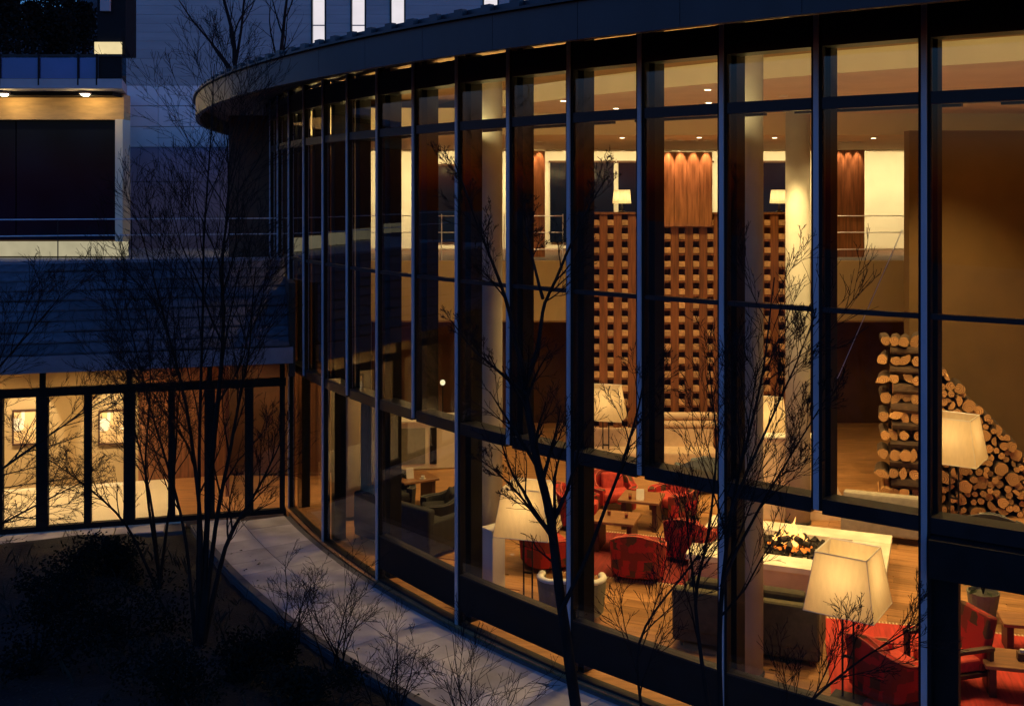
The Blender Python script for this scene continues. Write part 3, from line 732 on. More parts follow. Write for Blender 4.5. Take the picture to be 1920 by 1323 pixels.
# ------------------------------------------------------------------ tables and what stands on them
def make_table(label, loc, rz, sx, sy, h, group=None):
    t = thing('lounge_table', label, 'table', loc, rz, group)
    MB().box((0,0,h-.025), (sx,sy,.05), bev=.006, seg=1).build('tabletop', m_table, t)
    for ax in (-1,1):
        MB().box((ax*(sx/2-.10),0,(h-.05)/2), (.09,sy*.78,h-.052), bev=.005, seg=1).build('leg', m_tabled, t)
    return t
GT = 'low wooden lounge tables'
p1 = at(1155, 968, .60); t1 = make_table('square wooden table in front of the red patchwork armchairs, nearer of two', (p1.x,p1.y,0), R_(-18), .80, .74, .60, GT)
p2 = at(1203, 930, .60); t2 = make_table('square wooden table behind the nearer one, farther of two', (p2.x,p2.y,0), R_(-18), .80, .74, .60, GT)
p3 = at(1925, 1236, .45); t3 = make_table('low wooden table on the red rug at the right edge', (p3.x,p3.y,0), R_(-14), 1.1, .62, .45, GT)
p4 = at(1925, 1160, .45); t4 = make_table('small wooden side table behind the low table on the rug', (p4.x,p4.y,0), R_(-14), .7, .5, .45, GT)
p5 = at(778, 893, .62); t5 = make_table('reddish wooden table beside the black armchairs', (p5.x,p5.y,0), R_(30), .8, .7, .62, GT)
def card(loc, rz, label):
    t = thing('menu_card', label, 'menu card', loc, rz, 'small menu cards on the tables')
    for s_ in (-1,1): MB().box((0,s_*.035,.10), (.15,.004,.21), Matrix.Rotation(R_(s_*18),4,'X')).build('leaf', m_paper, t)
card((p2.x-.05,p2.y-.2,.601), R_(-10), 'cream menu card on the farther wooden table')
card((p5.x-.1,p5.y-.1,.621), R_(15), 'cream menu card on the reddish table by the black armchairs')
def tumbler(loc, label):
    t = thing('tumbler', label, 'glass', loc, 0, 'drinking glasses on the tables')
    MB().lathe([(.032,.001),(.040,.12),(.036,.12),(.029,.01)], (0,0,0), 12).build('cup', m_clear, t, smooth=False)
    MB().lathe([(.027,.012),(.032,.07)], (0,0,0), 12).build('drink', m_red, t)
tumbler((p1.x-.12,p1.y+.08,.60), 'glass of red drink on the nearer wooden table, left')
tumbler((p1.x+.18,p1.y-.10,.60), 'glass of red drink on the nearer wooden table, right')
tumbler((p2.x-.25,p2.y-.22,.60), 'glass beside the menu card on the farther table')
bx = thing('candle_holder', 'dark square candle holder on the low table at the right edge', 'candle holder', (p3.x-.06,p3.y,.45), R_(-14))
MB().box((0,0,.05), (.12,.12,.10), bev=.006, seg=1).build('box', m_tabled, bx); MB().lathe([(.03,.10),(.03,.135)], (0,0,0), 10).build('candle', m_whitef, bx)
def books(loc, rz, label, cols):
    t = thing('book_stack', label, 'books', loc, R_(rz)); z_ = 0
    for i, c in enumerate(cols):
        h_ = .022 + .01*(i % 2); MB().box((.01*i-.01,.008*i,z_+h_/2), (.24-.02*i,.18-.012*i,h_-.001), R_(6*i-5), bev=.003, seg=1).build('book', c, t); z_ += h_
books((p3.x+.12,p3.y+.05,.45), 12, 'short stack of three books on the low table at the right edge', (m_bluef, m_paper, m_olive))
hq = Matrix.Translation(hc) @ Matrix.Rotation(ha,4,'Z') @ Vector((1.25,.2,.45))
books((hq.x,hq.y,.45), -30, 'two magazines lying on the right side of the white fire hearth', (m_greyf, m_paper))
ct_ = thing('cup', 'white coffee cup on its saucer on the reddish table by the black armchairs', 'cup', (p5.x+.18,p5.y-.18,.62))
MB().lathe([(.03,.008),(.042,.065),(.038,.065),(.027,.015)], (0,0,0), 14).build('bowl', m_white, ct_); MB().lathe([(.03,0),(.07,.01),(.07,.013),(.03,.006)], (0,0,0), 16).build('saucer', m_white, ct_)
# rugs
def rug(label, c, rz, sx, sy, m=None):
    t = thing('rug', label, 'rug', (c[0],c[1],.008), rz, 'red woven rugs')
    MB().box((0,0,.006), (sx,sy,.011)).build('pile', m or m_rug, t)
    for s_ in (-1,1):
        f_ = MB()
        for i in range(int(sx/.05)): f_.box((-sx/2+.05*i+.025, s_*(sy/2+.04), .004), (.018,.08,.006))
        tag(f_.build('fringe', m_creamf, t), kind='stuff')
rug('red striped rug under the lounge chairs at the right edge', (6.55,14.3), R_(-14), 4.4, 2.9)
rug('dark red rug under the red patchwork armchairs and wooden tables', (2.3,19.0), R_(-18), 2.9, 2.3, m_rug2)
# counter at the back left
ct = thing('reception_counter', 'white reception counter at the back left of the lounge', 'counter', (at(795,872).x,at(795,872).y,0), R_(8))
MB().box((0,0,.56), (1.7,.7,1.1)).build('body', m_cream, ct); MB().box((0,0,1.135), (2.1,.85,.05), bev=.01).build('counter_top', m_white, ct)
MB().box((-.30,-.36,.55), (.62,.02,.85)).build('front_panel', m_greyf, ct); MB().box((.2,-.37,.55), (.16,.03,.86)).build('front_slot', m_black, ct)
for i, (px, D) in enumerate(((735,27.5),(830,27.8))):
    t = thing('globe_lamp', ('left' if i == 0 else 'right') + ' small glowing globe lamp behind the reception counter', 'lamp', ((px-960)*D/F, D, 0), 0, 'globe lamps behind the counter')
    MB().lathe([(.12,0),(.12,.03),(.02,.05),(.02,1.5)], (0,0,0), 10).build('stand', m_steel, t)
    MB().lathe([(.02,1.5),(.055,1.52),(.07,1.57),(.055,1.62),(.02,1.64)], (0,0,0), 12).build('globe', emis('globe_glow', (1,.86,.5), 1.3), t, smooth=True)
# added white block that paints in the lit foot of the column
pl = thing('lit_foot_block', 'added white block painting in the lit foot of the pale column', 'plinth', (at(926,1120).x, at(926,1120).y-.02, 0), R_(40))
MB().box((0,0,.56), (.26,.26,1.12), bev=.01).build('shaft', m_white, pl); MB().box((0,0,1.13), (.30,.30,.03)).build('top', m_white, pl)
# curtain
cu = thing('curtain', 'tan gathered curtain behind the glass near the building corner', 'curtain', (0,0,0))
s = MB(); a, b = at(672, 1010), at(706, 1032); n_ = 40
for i in range(n_+1):
    q = a.lerp(b, i/n_); off = .05*math.sin(i*1.5); s.v += [(q.x, q.y+.25+off, .03), (q.x, q.y+.25+off*.8, 2.8)]
for i in range(n_): s.f.append((2*i, 2*i+2, 2*i+3, 2*i+1)); s.m.append(0)
s.build('drape', m_creamf, cu, smooth=True)
MB().tube([(a.x-.1,a.y+.25,2.83),(b.x+.1,b.y+.25,2.83)], .015, 8).build('curtain_rod', m_steel, cu)
# potted plant
pp = thing('potted_plant', 'leafy potted plant behind the red chairs at the right edge', 'plant', (7.25,16.3,0))
MB().lathe([(.18,0),(.24,.4),(.22,.4),(.2,.36)], (0,0,0), 16).build('pot', m_greyf, pp)
s = MB()
for i in range(90):
    a = rnd.uniform(0,6.28); r = rnd.uniform(.05,.5); z = .45+rnd.uniform(0,.75)
    d = Vector((math.cos(a),math.sin(a),rnd.uniform(-.2,.6))).normalized(); q = d.cross(Vector((0,0,1))).normalized()*.035
    c = Vector((r*math.cos(a)*.6, r*math.sin(a)*.6, z)); s.add([c, c+d*.09+q, c+d*.22, c+d*.09-q], [(0,1,2,3)])
tag(s.build('foliage', m_leafg, pp), kind='stuff')
s = MB()
for i in range(7):
    a = i*.9; s.tube([(0,0,.36),(.12*math.cos(a),.12*math.sin(a),.8),(.24*math.cos(a),.24*math.sin(a),1.15)], .008, 4)
s.build('stem', m_twig, pp)

# ------------------------------------------------------------------ firewood
def log_me(r, ln, n_=11):
    s = MB(); jit = [rnd.uniform(.86,1.1) for _ in range(n_)]
    for y in (-ln/2, ln/2):
        for k in range(n_): a = 2*math.pi*k/n_; s.v.append((r*jit[k]*math.cos(a), y, r*jit[k]*math.sin(a)))
    for k in range(n_): s.f.append((k, n_+k, n_+(k+1)%n_, (k+1)%n_)); s.m.append(0)
    s.f.append(tuple(range(n_))); s.m.append(1); s.f.append(tuple(range(n_,2*n_))[::-1]); s.m.append(1)
    return s.mesh('log', [m_bark2, m_end])
def split_me(r, ln, a0, a1):
    s = MB(); n_ = 7; cs = [(0,0)] + [(r*math.cos(a0+(a1-a0)*k/n_), r*math.sin(a0+(a1-a0)*k/n_)) for k in range(n_+1)]; m_ = len(cs)
    cxm = sum(c[0] for c in cs)/m_; czm = sum(c[1] for c in cs)/m_
    for y in (-ln/2, ln/2):
        for c in cs: s.v.append((c[0]-cxm, y, c[1]-czm))
    for k in range(m_): s.f.append((k, m_+k, m_+(k+1)%m_, (k+1)%m_)); s.m.append(0 if 0 < k < m_-1 else 1)
    s.f.append(tuple(range(m_))); s.m.append(1); s.f.append(tuple(range(m_,2*m_))[::-1]); s.m.append(1)
    return s.mesh('log', [m_bark2, m_end])
LR = (.075,.085,.095,.105,.115,.13)
logs = [log_me(r, .72) for r in LR]
splits = [split_me(.16, .72, a, a+R_(w_)) for a, w_ in ((.2,150),(1.6,120),(3.0,170),(4.4,130))]
YL = 21.75
cr = thing('log_crib', 'tall log crib of crossed firewood at the left end of the pile', 'firewood stack', (8.06,YL,0), R_(-19))
z = .10; row = 0
while z < 3.55:
    if row % 2 == 0:
        for x in (-.40,-.19,.02,.22):
            me = logs[rnd.randrange(2,5)] if rnd.random() < .75 else splits[rnd.randrange(4)]
            o = link('log', me, cr, (x+rnd.uniform(-.03,.03), rnd.uniform(-.09,.07), z+rnd.uniform(-.012,.012))); o.rotation_euler = (rnd.uniform(-.05,.05), rnd.uniform(0,6), rnd.uniform(-.06,.06))
    else:
        for y in (-.30,-.06,.18):
            o = link('log', logs[rnd.randrange(1,5)], cr, (.03+rnd.uniform(-.03,.03), y, z+rnd.uniform(-.012,.012))); o.rotation_euler = (0, rnd.uniform(-.04,.04), R_(90)+rnd.uniform(-.1,.1)); o.scale = (1,rnd.uniform(.78,.9),.95)
    z += .19; row += 1
fp = thing('firewood_pile', 'large sloping pile of cut firewood against the brown wall', 'firewood pile', (9.6,YL,0))
placed = []
def top(x): return 3.35 - max(0, x-8.38)*1.04
zz = .14; r_i = 0; tries = 0
while len(placed) < 292 and tries < 90000:
    tries += 1
    r = rnd.choice((.06,.07,.075,.085,.09,.10,.11,.125,.14)); x = rnd.uniform(8.36, 11.3); z = rnd.uniform(.06, 3.4)
    if z + r*.6 > top(x) + rnd.uniform(-.05,.08): continue
    if z < r*.95 or x-r < 8.33: continue
    f_ = .97 if tries < 40000 else .86
    if any((x-a)**2 + (z-b)**2 < ((r+c)*f_)**2 for a, b, c in placed): continue
    placed.append((x, z, r))
for (x, z, r) in placed:
    if rnd.random() < .72:
        i = min(range(6), key=lambda q: abs(LR[q]-r)); me = logs[i]; sc_ = r/LR[i]
    else: me = splits[rnd.randrange(4)]; sc_ = r/.115
    o = link('log', me, fp, (x-9.6, rnd.uniform(-.10,.06), z)); o.rotation_euler = (rnd.uniform(-.05,.05), rnd.uniform(0,6.28), R_(-14)+rnd.uniform(-.08,.08)); o.scale = (sc_, 1, sc_)
print('logs', len(placed))

# ------------------------------------------------------------------ corridor wing on the left
w0 = Vector((-9.82,20.3,0)); w1 = Vector((-4.58,21.68,0)); wd = (w1-w0).normalized(); wn = Vector((wd.y,-wd.x,0)); wang = math.atan2(wd.y, wd.x)
wl = w0 - wd*8.0
CW = thing('corridor_wing', 'low glazed corridor wing with dark frame and slate roof joining the lounge', 'building', (0,0,0))
def wq(s_, o_, z=0): v = w0 + wd*s_ + wn*o_; return Vector((v.x, v.y, z))
def wbox(nm, m, s0, s1, o0, o1, z0, z1, par=CW):
    c = wq((s0+s1)/2, (o0+o1)/2, (z0+z1)/2)
    return MB().box(c, (s1-s0, abs(o1-o0), z1-z0), wang).build(nm, m, par)
LW = (w1-w0).length
wbox('base_rail', m_black, -8, LW-.05, -.06, .06, -.03, .10); wbox('top_rail', m_black, -8, LW-.05, -.07, .07, 2.60, 2.76)
wbox('head_rail', m_black, -8, LW-.05, -.06, .06, 3.10, 3.20)
def ray_s(px):
    d = Vector(((px-960)/F, 1, 0)); n_ = wn; t_ = w0.dot(n_)/d.dot(n_); return (d*t_ - w0).dot(wd)
posts = [(-8,.2),(-6.2,.12),(-4.6,.2),(-3,.12),(-1.5,.2)] + [(ray_s(px), wdt) for px, wdt in ((0,.12),(80,.21),(165,.13),(243,.21),(322,.13),(393,.2),(467,.17))] + [(LW-.12,.1)]
for s_, wdt in posts: wbox('post', m_black, s_-wdt/2, s_+wdt/2, -.10, .10, .10, 2.598)
for s_, wdt in posts[::2]: wbox('upper_post', m_black, s_-.05, s_+.05, -.05, .05, 2.762, 3.098)
for (a, b) in zip(posts, posts[1:]):
    wbox('pane', m_glass, a[0]+a[1]/2, b[0]-b[1]/2, -.012, .012, .102, 2.598)
    wbox('upper_pane', m_glass, a[0]+.05, b[0]-.05, -.010, .010, 2.762, 3.098)
sq = ray_s(345)
MB().prism([wq(-8,.1).to_2d(), wq(sq,.1).to_2d(), wq(sq-.5,-3.4).to_2d(), wq(-8,-3.4).to_2d()], -.12, -.002).build('corridor_floor', m_cream, CW)
MB().prism([wq(sq+.004,.1).to_2d(), wq(LW-.1,.1).to_2d(), wq(LW-.1,-3.4).to_2d(), wq(sq-.496,-3.4).to_2d()], -.12, .0).build('timber_floor', m_floor, CW)
wbox('back_wall', m_tan, -8.2, ray_s(322)-.9, -3.5, -3.3, -.05, 3.2)
wbox('timber_wall', m_wood, ray_s(322)-.9, LW+.2, -3.5, -3.3, -.05, 3.2)
wbox('end_wall', m_tan, -8.2, -8.0, -3.3, .0, -.05, 3.2)
wbox('partition', m_wood, LW-1.25, LW-1.17, -3.3, -1.5, -.004, 3.1)
wbox('corridor_ceiling', m_warmwall, -8.2, LW-.05, -3.5, .9, 3.202, 3.24)
# paved strip in front of the wing
ps = tag(MB().prism([wq(-8,.12).to_2d(), wq(LW-2.0,.12).to_2d(), wq(LW-2.0,.62).to_2d(), wq(-8,.62).to_2d()], -.12, -.02).build('wing_path', m_kerb), kind='structure')
for i in range(12):
    a = -8 + i*.92; MB().prism([wq(a+.01,.14).to_2d(), wq(a+.90,.14).to_2d(), wq(a+.90,.60).to_2d(), wq(a+.01,.60).to_2d()], -.02, -.004).build('paving_slab', m_stone, ps)
# mansard roof with shingle courses
wbox('eave_fascia', m_shingle2, -8.3, LW+.05, .80, .92, 3.19, 3.50)
e0, e1 = Vector((0,.86,3.50)), Vector((0,-1.45,5.08))
NC = 9
for j in range(NC):
    t0, t1 = j/NC, (j+1)/NC; x = -8.3; stg = .35*(j % 2)
    while x < LW - .05:
        wdt = rnd.uniform(.55,.95); xb = min(x+wdt, LW-.02 - .0)
        o0, z0 = e0.y+(e1.y-e0.y)*t0, e0.z+(e1.z-e0.z)*t0; o1, z1 = e0.y+(e1.y-e0.y)*t1, e0.z+(e1.z-e0.z)*t1
        lf = .035 + rnd.uniform(0,.02)
        a, b, c, d = wq(x+.004,o0,z0+lf), wq(xb-.004,o0,z0+lf), wq(xb-.004,o1,z1+.008), wq(x+.004,o1,z1+.008)
        dn = Vector((0,0,-.03)); MB().add([a,b,c,d,a+dn,b+dn,c+dn,d+dn], [(0,1,2,3),(4,5,1,0),(5,6,2,1),(7,4,0,3),(6,7,3,2),(7,6,5,4)]).build('shingle', m_shingle, CW)
        x = xb
a, b, c, d = wq(-8.3,.86,3.47), wq(LW,.86,3.47), wq(LW,-1.45,5.04), wq(-8.3,-1.45,5.04); dn = Vector((0,0,-.10))
MB().add([a,b,c,d,a+dn,b+dn,c+dn,d+dn], [(0,1,2,3),(4,5,1,0),(5,6,2,1),(7,4,0,3),(6,7,3,2),(7,6,5,4)]).build('roof', m_roof, CW)
wbox('coping', m_shingle2, -8.3, LW-.02, -1.75, -1.42, 4.90, 5.13)
# gable between wing roof and lounge corner
MB().prism([wq(LW-.03,.75).to_2d(), wq(LW+.10,.75).to_2d(), wq(LW+.10,-3.4).to_2d(), wq(LW-.03,-3.4).to_2d()], 2.90, 4.75).build('gable_wall', m_steel, CW)
# corridor lights
for s_ in (-6,-3.2,-.8,1.0,2.6,4.5):
    p = wq(s_, -1.9, 0); downlight(p.x, p.y, 3.2, 240 if s_ < 3 else 110, 140, (1,.64,.28), CW)
# framed prints
for px, nm in ((52,'left framed pale print on the corridor wall, behind the thick post'), (212,'right framed pale print on the corridor wall')):
    s_ = None; best = 9e9
    for q in range(-800, 600):
        v = wq(q/100, -3.27); e = abs(960 + v.x*F/v.y - px)
        if e < best: best = e; s_ = q/100
    p = wq(s_, -3.27); zc = EYE - (800-YH)*p.y/F
    pf = thing('framed_print', nm, 'picture', (p.x, p.y, zc), wang, 'framed prints in the corridor')
    fw, fhh = .62, .78
    MB().box((0,0,0), (fw-.06,.02,fhh-.06)).build('print', m_art, pf)
    for (cx_, cz_, sx, sz) in ((0,fhh/2-.015,fw,.035),(0,-fhh/2+.015,fw,.035),(-fw/2+.015,0,.035,fhh-.07),(fw/2-.015,0,.035,fhh-.07)):
        MB().box((cx_,-.012,cz_), (sx,.045,sz)).build('frame', m_tabled, pf)
    v = wn
    ld = bpy.data.lights.new('picture_light', 'SPOT'); ld.energy = 330; ld.color = (1,.80,.52); ld.spot_size = R_(38); ld.spot_blend = .3; ld.shadow_soft_size = .03
    lo = bpy.data.objects.new('picture_light', ld); col.objects.link(lo); lo.parent = pf; lo.location = (0,-1.35,1.75); lo.rotation_euler = (R_(38),0,0)

# terrace behind the wing, with railing
tp = [wq(-14,-1.6).to_2d(), wq(LW-1.2,-1.6).to_2d()]
for i in range(12):
    y = 22.4 + (35.6-22.4)*i/11; tp.append(Vector((inr(y, 26.25), y)))
tp += [Vector((-30,35.6))]
MB().prism(tp, 4.62, 4.70).build('terrace', m_slab, CW)
tr_ = thing('terrace_railing', 'thin pale steel railing along the terrace above the corridor wing', 'railing', (0,0,0))
def rl(s_, z): return wq(s_, -1.6, z)
for z in (5.98, 5.64): MB().tube([rl(-8,z), rl(LW-.15,z)], .013, 6).build('rail', m_rail, tr_)
for i in range(10):
    s_ = -7.9 + i*1.45; MB().tube([rl(s_,5.12), rl(s_,5.98)], .012, 6).build('post', m_steel, tr_)

# ------------------------------------------------------------------ terrace building (far left)
TB = thing('terrace_house', 'dark glazed terrace house with a balcony and ochre soffit on the left', 'building', (0,0,0))
DT = 30.0
def tz(y): return EYE - (y-YH)*DT/F
def tx(x): return (x-960)*DT/F
XL, XR = -32, tx(236)
DW = 36.0
def wz(y): return EYE - (y-YH)*DW/F
def wx(x): return (x-960)*DW/F
MB().prism([(XL,DT+.36),(XR-.12,DT+.36),(wx(230),DW-.2),(XL,DW-.2)], 4.8, 9.9).build('wall', m_dbrown, TB)
xw = XL
nW = 7; ww = (tx(222)-XL)/nW
for i in range(nW):
    MB().box((XL+ww*(i+.5),DT+.2,(tz(225)+tz(450))/2), (ww-.03,.06,tz(225)-tz(450))).build('window', m_dglass, TB)
MB().box(((XL+XR)/2,DT+.1,(tz(178)+tz(225))/2), (XR-XL,.5,tz(178)-tz(225))).build('ochre_band', m_warmwall, TB)
MB().box(((tx(222)+XR)/2,DT+.05,(tz(225)+tz(452))/2), (XR-tx(222),.6,tz(225)-tz(452))).build('jamb', m_cream, TB)
MB().box(((XL+XR)/2,DT+.06,(tz(453)+tz(480))/2), (XR-XL,.3,tz(453)-tz(480))).build('floor_window', m_lowstrip, TB)
DB = 28.4
def bz(y): return EYE - (y-YH)*DB/F
def bx_(x): return (x-960)*DB/F
MB().prism([(XL,DB),(bx_(229),DB),(tx(231),DT+.3),(XL,DT+.3)], bz(166), bz(148)).build('balcony_slab', m_slab, TB)
MB().box(((XL+tx(232))/2,DT-.35,bz(171)), (tx(232)-XL,1.0,.09)).build('soffit_beam', m_black, TB)
xs = [bx_(v) for v in (-260,-150,-72,-1,72,146,181)]
for a, b in zip(xs, xs[1:]):
    MB().box(((a+b)/2,DB+.06,(bz(108)+bz(147))/2), (b-a-.05,.02,bz(108)-bz(147))).build('balcony_glass', m_bglass, TB)
for a in xs: MB().box((a,DB+.02,(bz(101)+bz(160))/2), (.04,.05,bz(101)-bz(160))).build('balcony_post', m_black, TB)
MB().box(((xs[0]+bx_(226))/2,DB+.06,bz(104)), (bx_(226)-xs[0],.06,.06)).build('handrail', m_steel, TB)
MB().box(((bx_(183)+bx_(226))/2,DB+.10,(bz(106)+bz(147))/2), (bx_(226)-bx_(183),.06,bz(106)-bz(147))).build('balcony_panel', m_black, TB)
# upper recess with a lit strip window
DU = 31.4
def ux(x): return (x-960)*DU/F
def uz(y): return EYE - (y-YH)*DU/F
MB().box(((ux(180)+ux(233))/2,DU+.55,uz(20)), (ux(233)-ux(180),.9,uz(-60)-uz(102))).build('upper_block', m_black, TB)
MB().box(((ux(177)+ux(227))/2,DU+.04,uz(90)), (ux(227)-ux(177),.08,uz(79)-uz(101))).build('strip_window', m_litstrip, TB)
MB().box(((ux(188)+ux(206))/2,DU+.03,uz(-20)), (ux(206)-ux(188),.1,uz(-60)-uz(22))).build('grey_pier', m_slab, TB)
for px in (35, 183):
    x = tx(px); y = DT - .55
    o = MB().lathe([(.17,-.05),(.17,0)], (0,0,0), 14).build('downlight', m_white, TB); o.location = (x, y-.3, tz(178)-.01)
    MB().lathe([(.05,-.11),(.11,-.085),(.12,-.05)], (0,0,0), 12).build('lens', emis('porch_lens', (1,.92,.66), 16), o)
    ld = bpy.data.lights.new('porch_light', 'POINT'); ld.energy = 26; ld.color = (1,.68,.27); ld.shadow_soft_size = .06
    lo = bpy.data.objects.new('porch_light', ld); col.objects.link(lo); lo.parent = o; lo.location = (0,.05,-.16)

# ------------------------------------------------------------------ hotel tower
TW = thing('hotel_tower', 'tall grey panelled hotel tower with narrow lit windows behind the lounge', 'building', (0,0,0))
X0, X1 = wx(236), 8.0
wins = [(wx(583),wx(611)),(wx(657),wx(686)),(wx(731),wx(760)),(wx(905),wx(935)),(wx(980),wx(1010))]
MB().box(((X0+X1)/2,DW+5.3,12.5), (X1-X0-.02,10.2,25)).build('core', m_slab, TW)
zt, zb = wz(160), wz(276)
# siding boards, cut round the windows
zw0 = wz(98); z = zt + .004
segs_full = [(X0,X1)]
edges = [X0] + [e for w_ in wins for e in w_] + [X1]
segs_cut = [(edges[i], edges[i+1]) for i in range(0, len(edges), 2)]
while z < 24.8:
    for (a, b) in (segs_full if z + .295 < zw0 else segs_cut):
        MB().box(((a+b)/2, DW+.10+rnd.uniform(-.004,.004), z+.147), (b-a-.01,.16,.294)).build('siding_board', m_siding, TW)
    z += .30
for (a, b) in wins:
    zl = zt + .004 + math.ceil((zw0-zt-.3)/.30)*.30
    zl = max(zl, zw0 - .31)
    f_ = MB().box(((a+b)/2, DW+.19, (zl+24.8)/2), (b-a-.06,.04,24.8-zl)).build('window', m_litwin, TW)
    for s_ in (a+.025, b-.025): MB().box((s_, DW+.10, (zl+24.8)/2), (.045,.20,24.8-zl)).build('window_frame', m_steel, f_)
    for q in range(6): MB().box(((a+b)/2, DW+.15, zl+1.15+q*2.2), (b-a-.1,.04,.035)).build('glazing_bar', m_slab, f_)
# pale panels
z = zb
hs_ = (zt-zb)/3
pw = wx(296)-X0
for j in range(3):
    x = X0
    while x < X1:
        xb = min(x+pw, X1); MB().box(((x+xb)/2, DW+.11, zb+hs_*(j+.5)), (xb-x-.02,.18,hs_-.022)).build('wall_panel', m_tile, TW); x = xb
nlow = 7; hl = (zb+.1)/nlow
for j in range(nlow):
    x = X0 - (pw/2 if j % 2 else 0)
    while x < -4:
        xb = x+pw; xa = max(x, X0); MB().box(((xa+xb)/2, DW+.12, -.1+hl*(j+.5)), (xb-xa-.02,.18,hl-.02)).build('lower_panel', m_tile2, TW); x = xb

# ------------------------------------------------------------------ hill behind
h = MB(); nx, ny = 40, 10
for j in range(ny+1):
    for i in range(nx+1):
        x = -160 + 200*i/nx; y = 70 + 120*j/ny
        z = -1 + 41*(j/ny)**.8*(1+.18*math.sin(i*.7)+.1*math.sin(i*1.9)) + rnd.uniform(-.6,.6)
        h.v.append((x,y,z))
for j in range(ny):
    for i in range(nx):
        a = j*(nx+1)+i; h.f.append((a,a+1,a+nx+2,a+nx+1)); h.m.append(0)
tag(h.build('hill', m_hill, smooth=True), kind='structure')

# ------------------------------------------------------------------ hillside trees
for i, (px, D, y0, y1) in enumerate(((10,62,130,-20),(62,70,110,5),(108,66,130,20),(158,74,110,6),(-60,64,130,-10),(35,90,90,-60),(128,80,100,-14),(92,84,100,-30))):
    rg = random.Random(400+i); b = atD(px, y0, D); tp_ = atD(px, y1, D)
    t = thing('hillside_tree', ['dark hillside tree behind the balcony, far left','dark hillside tree, second from left above the balcony','dark hillside tree above the middle of the balcony glass','smallest dark hillside tree beside the black upper block','dark hillside tree at the very left edge','tallest dark tree behind the row of hillside trees','dark hillside tree just left of the black upper block','dark hillside tree above the balcony, behind the nearer crowns'][i], 'tree', b, 0, 'trees on the hill behind the balcony')
    hh = tp_.z - b.z; MB().tube([(0,0,-3),(0,0,hh*.5),(.1,0,hh*.9)], [.22,.15,.04], 6).build('trunk', m_bark, t); lf = MB()
    for q in range(1500):
        f_ = rg.random()**.7; c = Vector((rg.gauss(0,1)*hh*.20*(1.1-f_)**.6, rg.gauss(0,1)*hh*.2*(1.1-f_)**.6, hh*(.12+.86*f_))); d = Vector((rg.gauss(0,1),rg.gauss(0,1),rg.gauss(0,1))).normalized(); e = d.orthogonal().normalized()*.09
        lf.add([c,c+d*.14+e,c+d*.3,c+d*.14-e], [(0,1,2,3)])
    tag(lf.build('crown', m_leaf, t), kind='stuff')

# ------------------------------------------------------------------ trees
def branch(mb, tw, p, d, ln, r, lev, maxlev, rg, up=.25, spread=.75, kids=6):
    n_ = 6 if lev < 2 else 4; pts = [p.copy()]; dd = d.normalized(); rad = [r]
    wob = .10 if lev < 2 else .13
    for i in range(n_):
        dd = (dd + Vector((rg.gauss(0,wob),rg.gauss(0,wob),rg.gauss(0,wob*.8))) + Vector((0,0,up*.16))).normalized()
        pts.append(pts[-1] + dd*ln/n_); rad.append(max(.0024, r*(1-.75*(i+1)/n_)))
    (mb if lev < 1 else tw).tube(pts, rad, 5 if lev == 0 else (4 if lev == 1 else 3), cap=False)
    if lev >= maxlev: return
    spawn(mb, tw, pts, rad, ln, lev, maxlev, rg, up, spread, kids, .18)
def spawn(mb, tw, pts, rad, ln, lev, maxlev, rg, up, spread, kids, t0=.25, first=False):
    m_ = len(pts)-1
    for c in range(kids):
        t_ = t0 + (.97-t0)*(c+rg.random())/kids; i = min(m_-1, int(t_*m_)); f_ = t_*m_-i
        q = pts[i].lerp(pts[i+1], f_); ax = (pts[i+1]-pts[i]).normalized()
        sd_ = Vector((rg.gauss(0,1),rg.gauss(0,1),rg.gauss(0,.5))); sd_ -= ax*sd_.dot(ax); sd_.normalize()
        nd = (ax + sd_*spread*rg.uniform(.55,1.2)).normalized()
        nl = ln*rg.uniform(.6,1.05)*(1.1-.55*t_)*(1 if first else .72)
        branch(mb, tw, q, nd, nl, max(.0032, rad[i]*.55), lev+(0 if first else 1), maxlev, rg, up, spread, max(3, kids-1) if not first else 5)
def tree(nm, label, cat, base, stems, seed, maxlev=3, kids=6, group=None, spread=.75, up=.25, brl=.5, t0=.3):
    rg = random.Random(seed); t = thing(nm, label, cat, base, 0, group)
    mb, tw = MB(), MB(); b = Vector(base)
    for (pts, r0, r1) in stems:
        P_ = [Vector(p) - b for p in pts]
        # smooth and roughen the stem
        fine = []
        for i in range(len(P_)-1):
            for k in range(4): fine.append(P_[i].lerp(P_[i+1], k/4) + Vector((rg.gauss(0,.014),rg.gauss(0,.014),0))*(1 if (i or k) else 0))
        fine.append(P_[-1]); nn = len(fine)
        sm = fine[:]
        for _ in range(2): sm = [sm[0]] + [(sm[i-1]+sm[i]*2+sm[i+1])/4 for i in range(1, nn-1)] + [sm[-1]]
        rad = [r0 + (r1-r0)*(i/(nn-1))**.8 for i in range(nn)]
        mb.tube(sm, rad, 8, cap=False)
        ln = sum((sm[i+1]-sm[i]).length for i in range(nn-1))
        spawn(mb, tw, sm, rad, ln*brl, 0, maxlev, rg, up, spread, kids, t0, True)
    mb.build('trunk', m_bark, t, smooth=True); tw.build('crown', m_twig, t)
    return t
def stem(D0, D1, *px):
    n_ = len(px)-1; return [atD(x, y, D0+(D1-D0)*i/n_) for i, (x, y) in enumerate(px)]
def fix(pts, z): pts[0].z = z; return pts
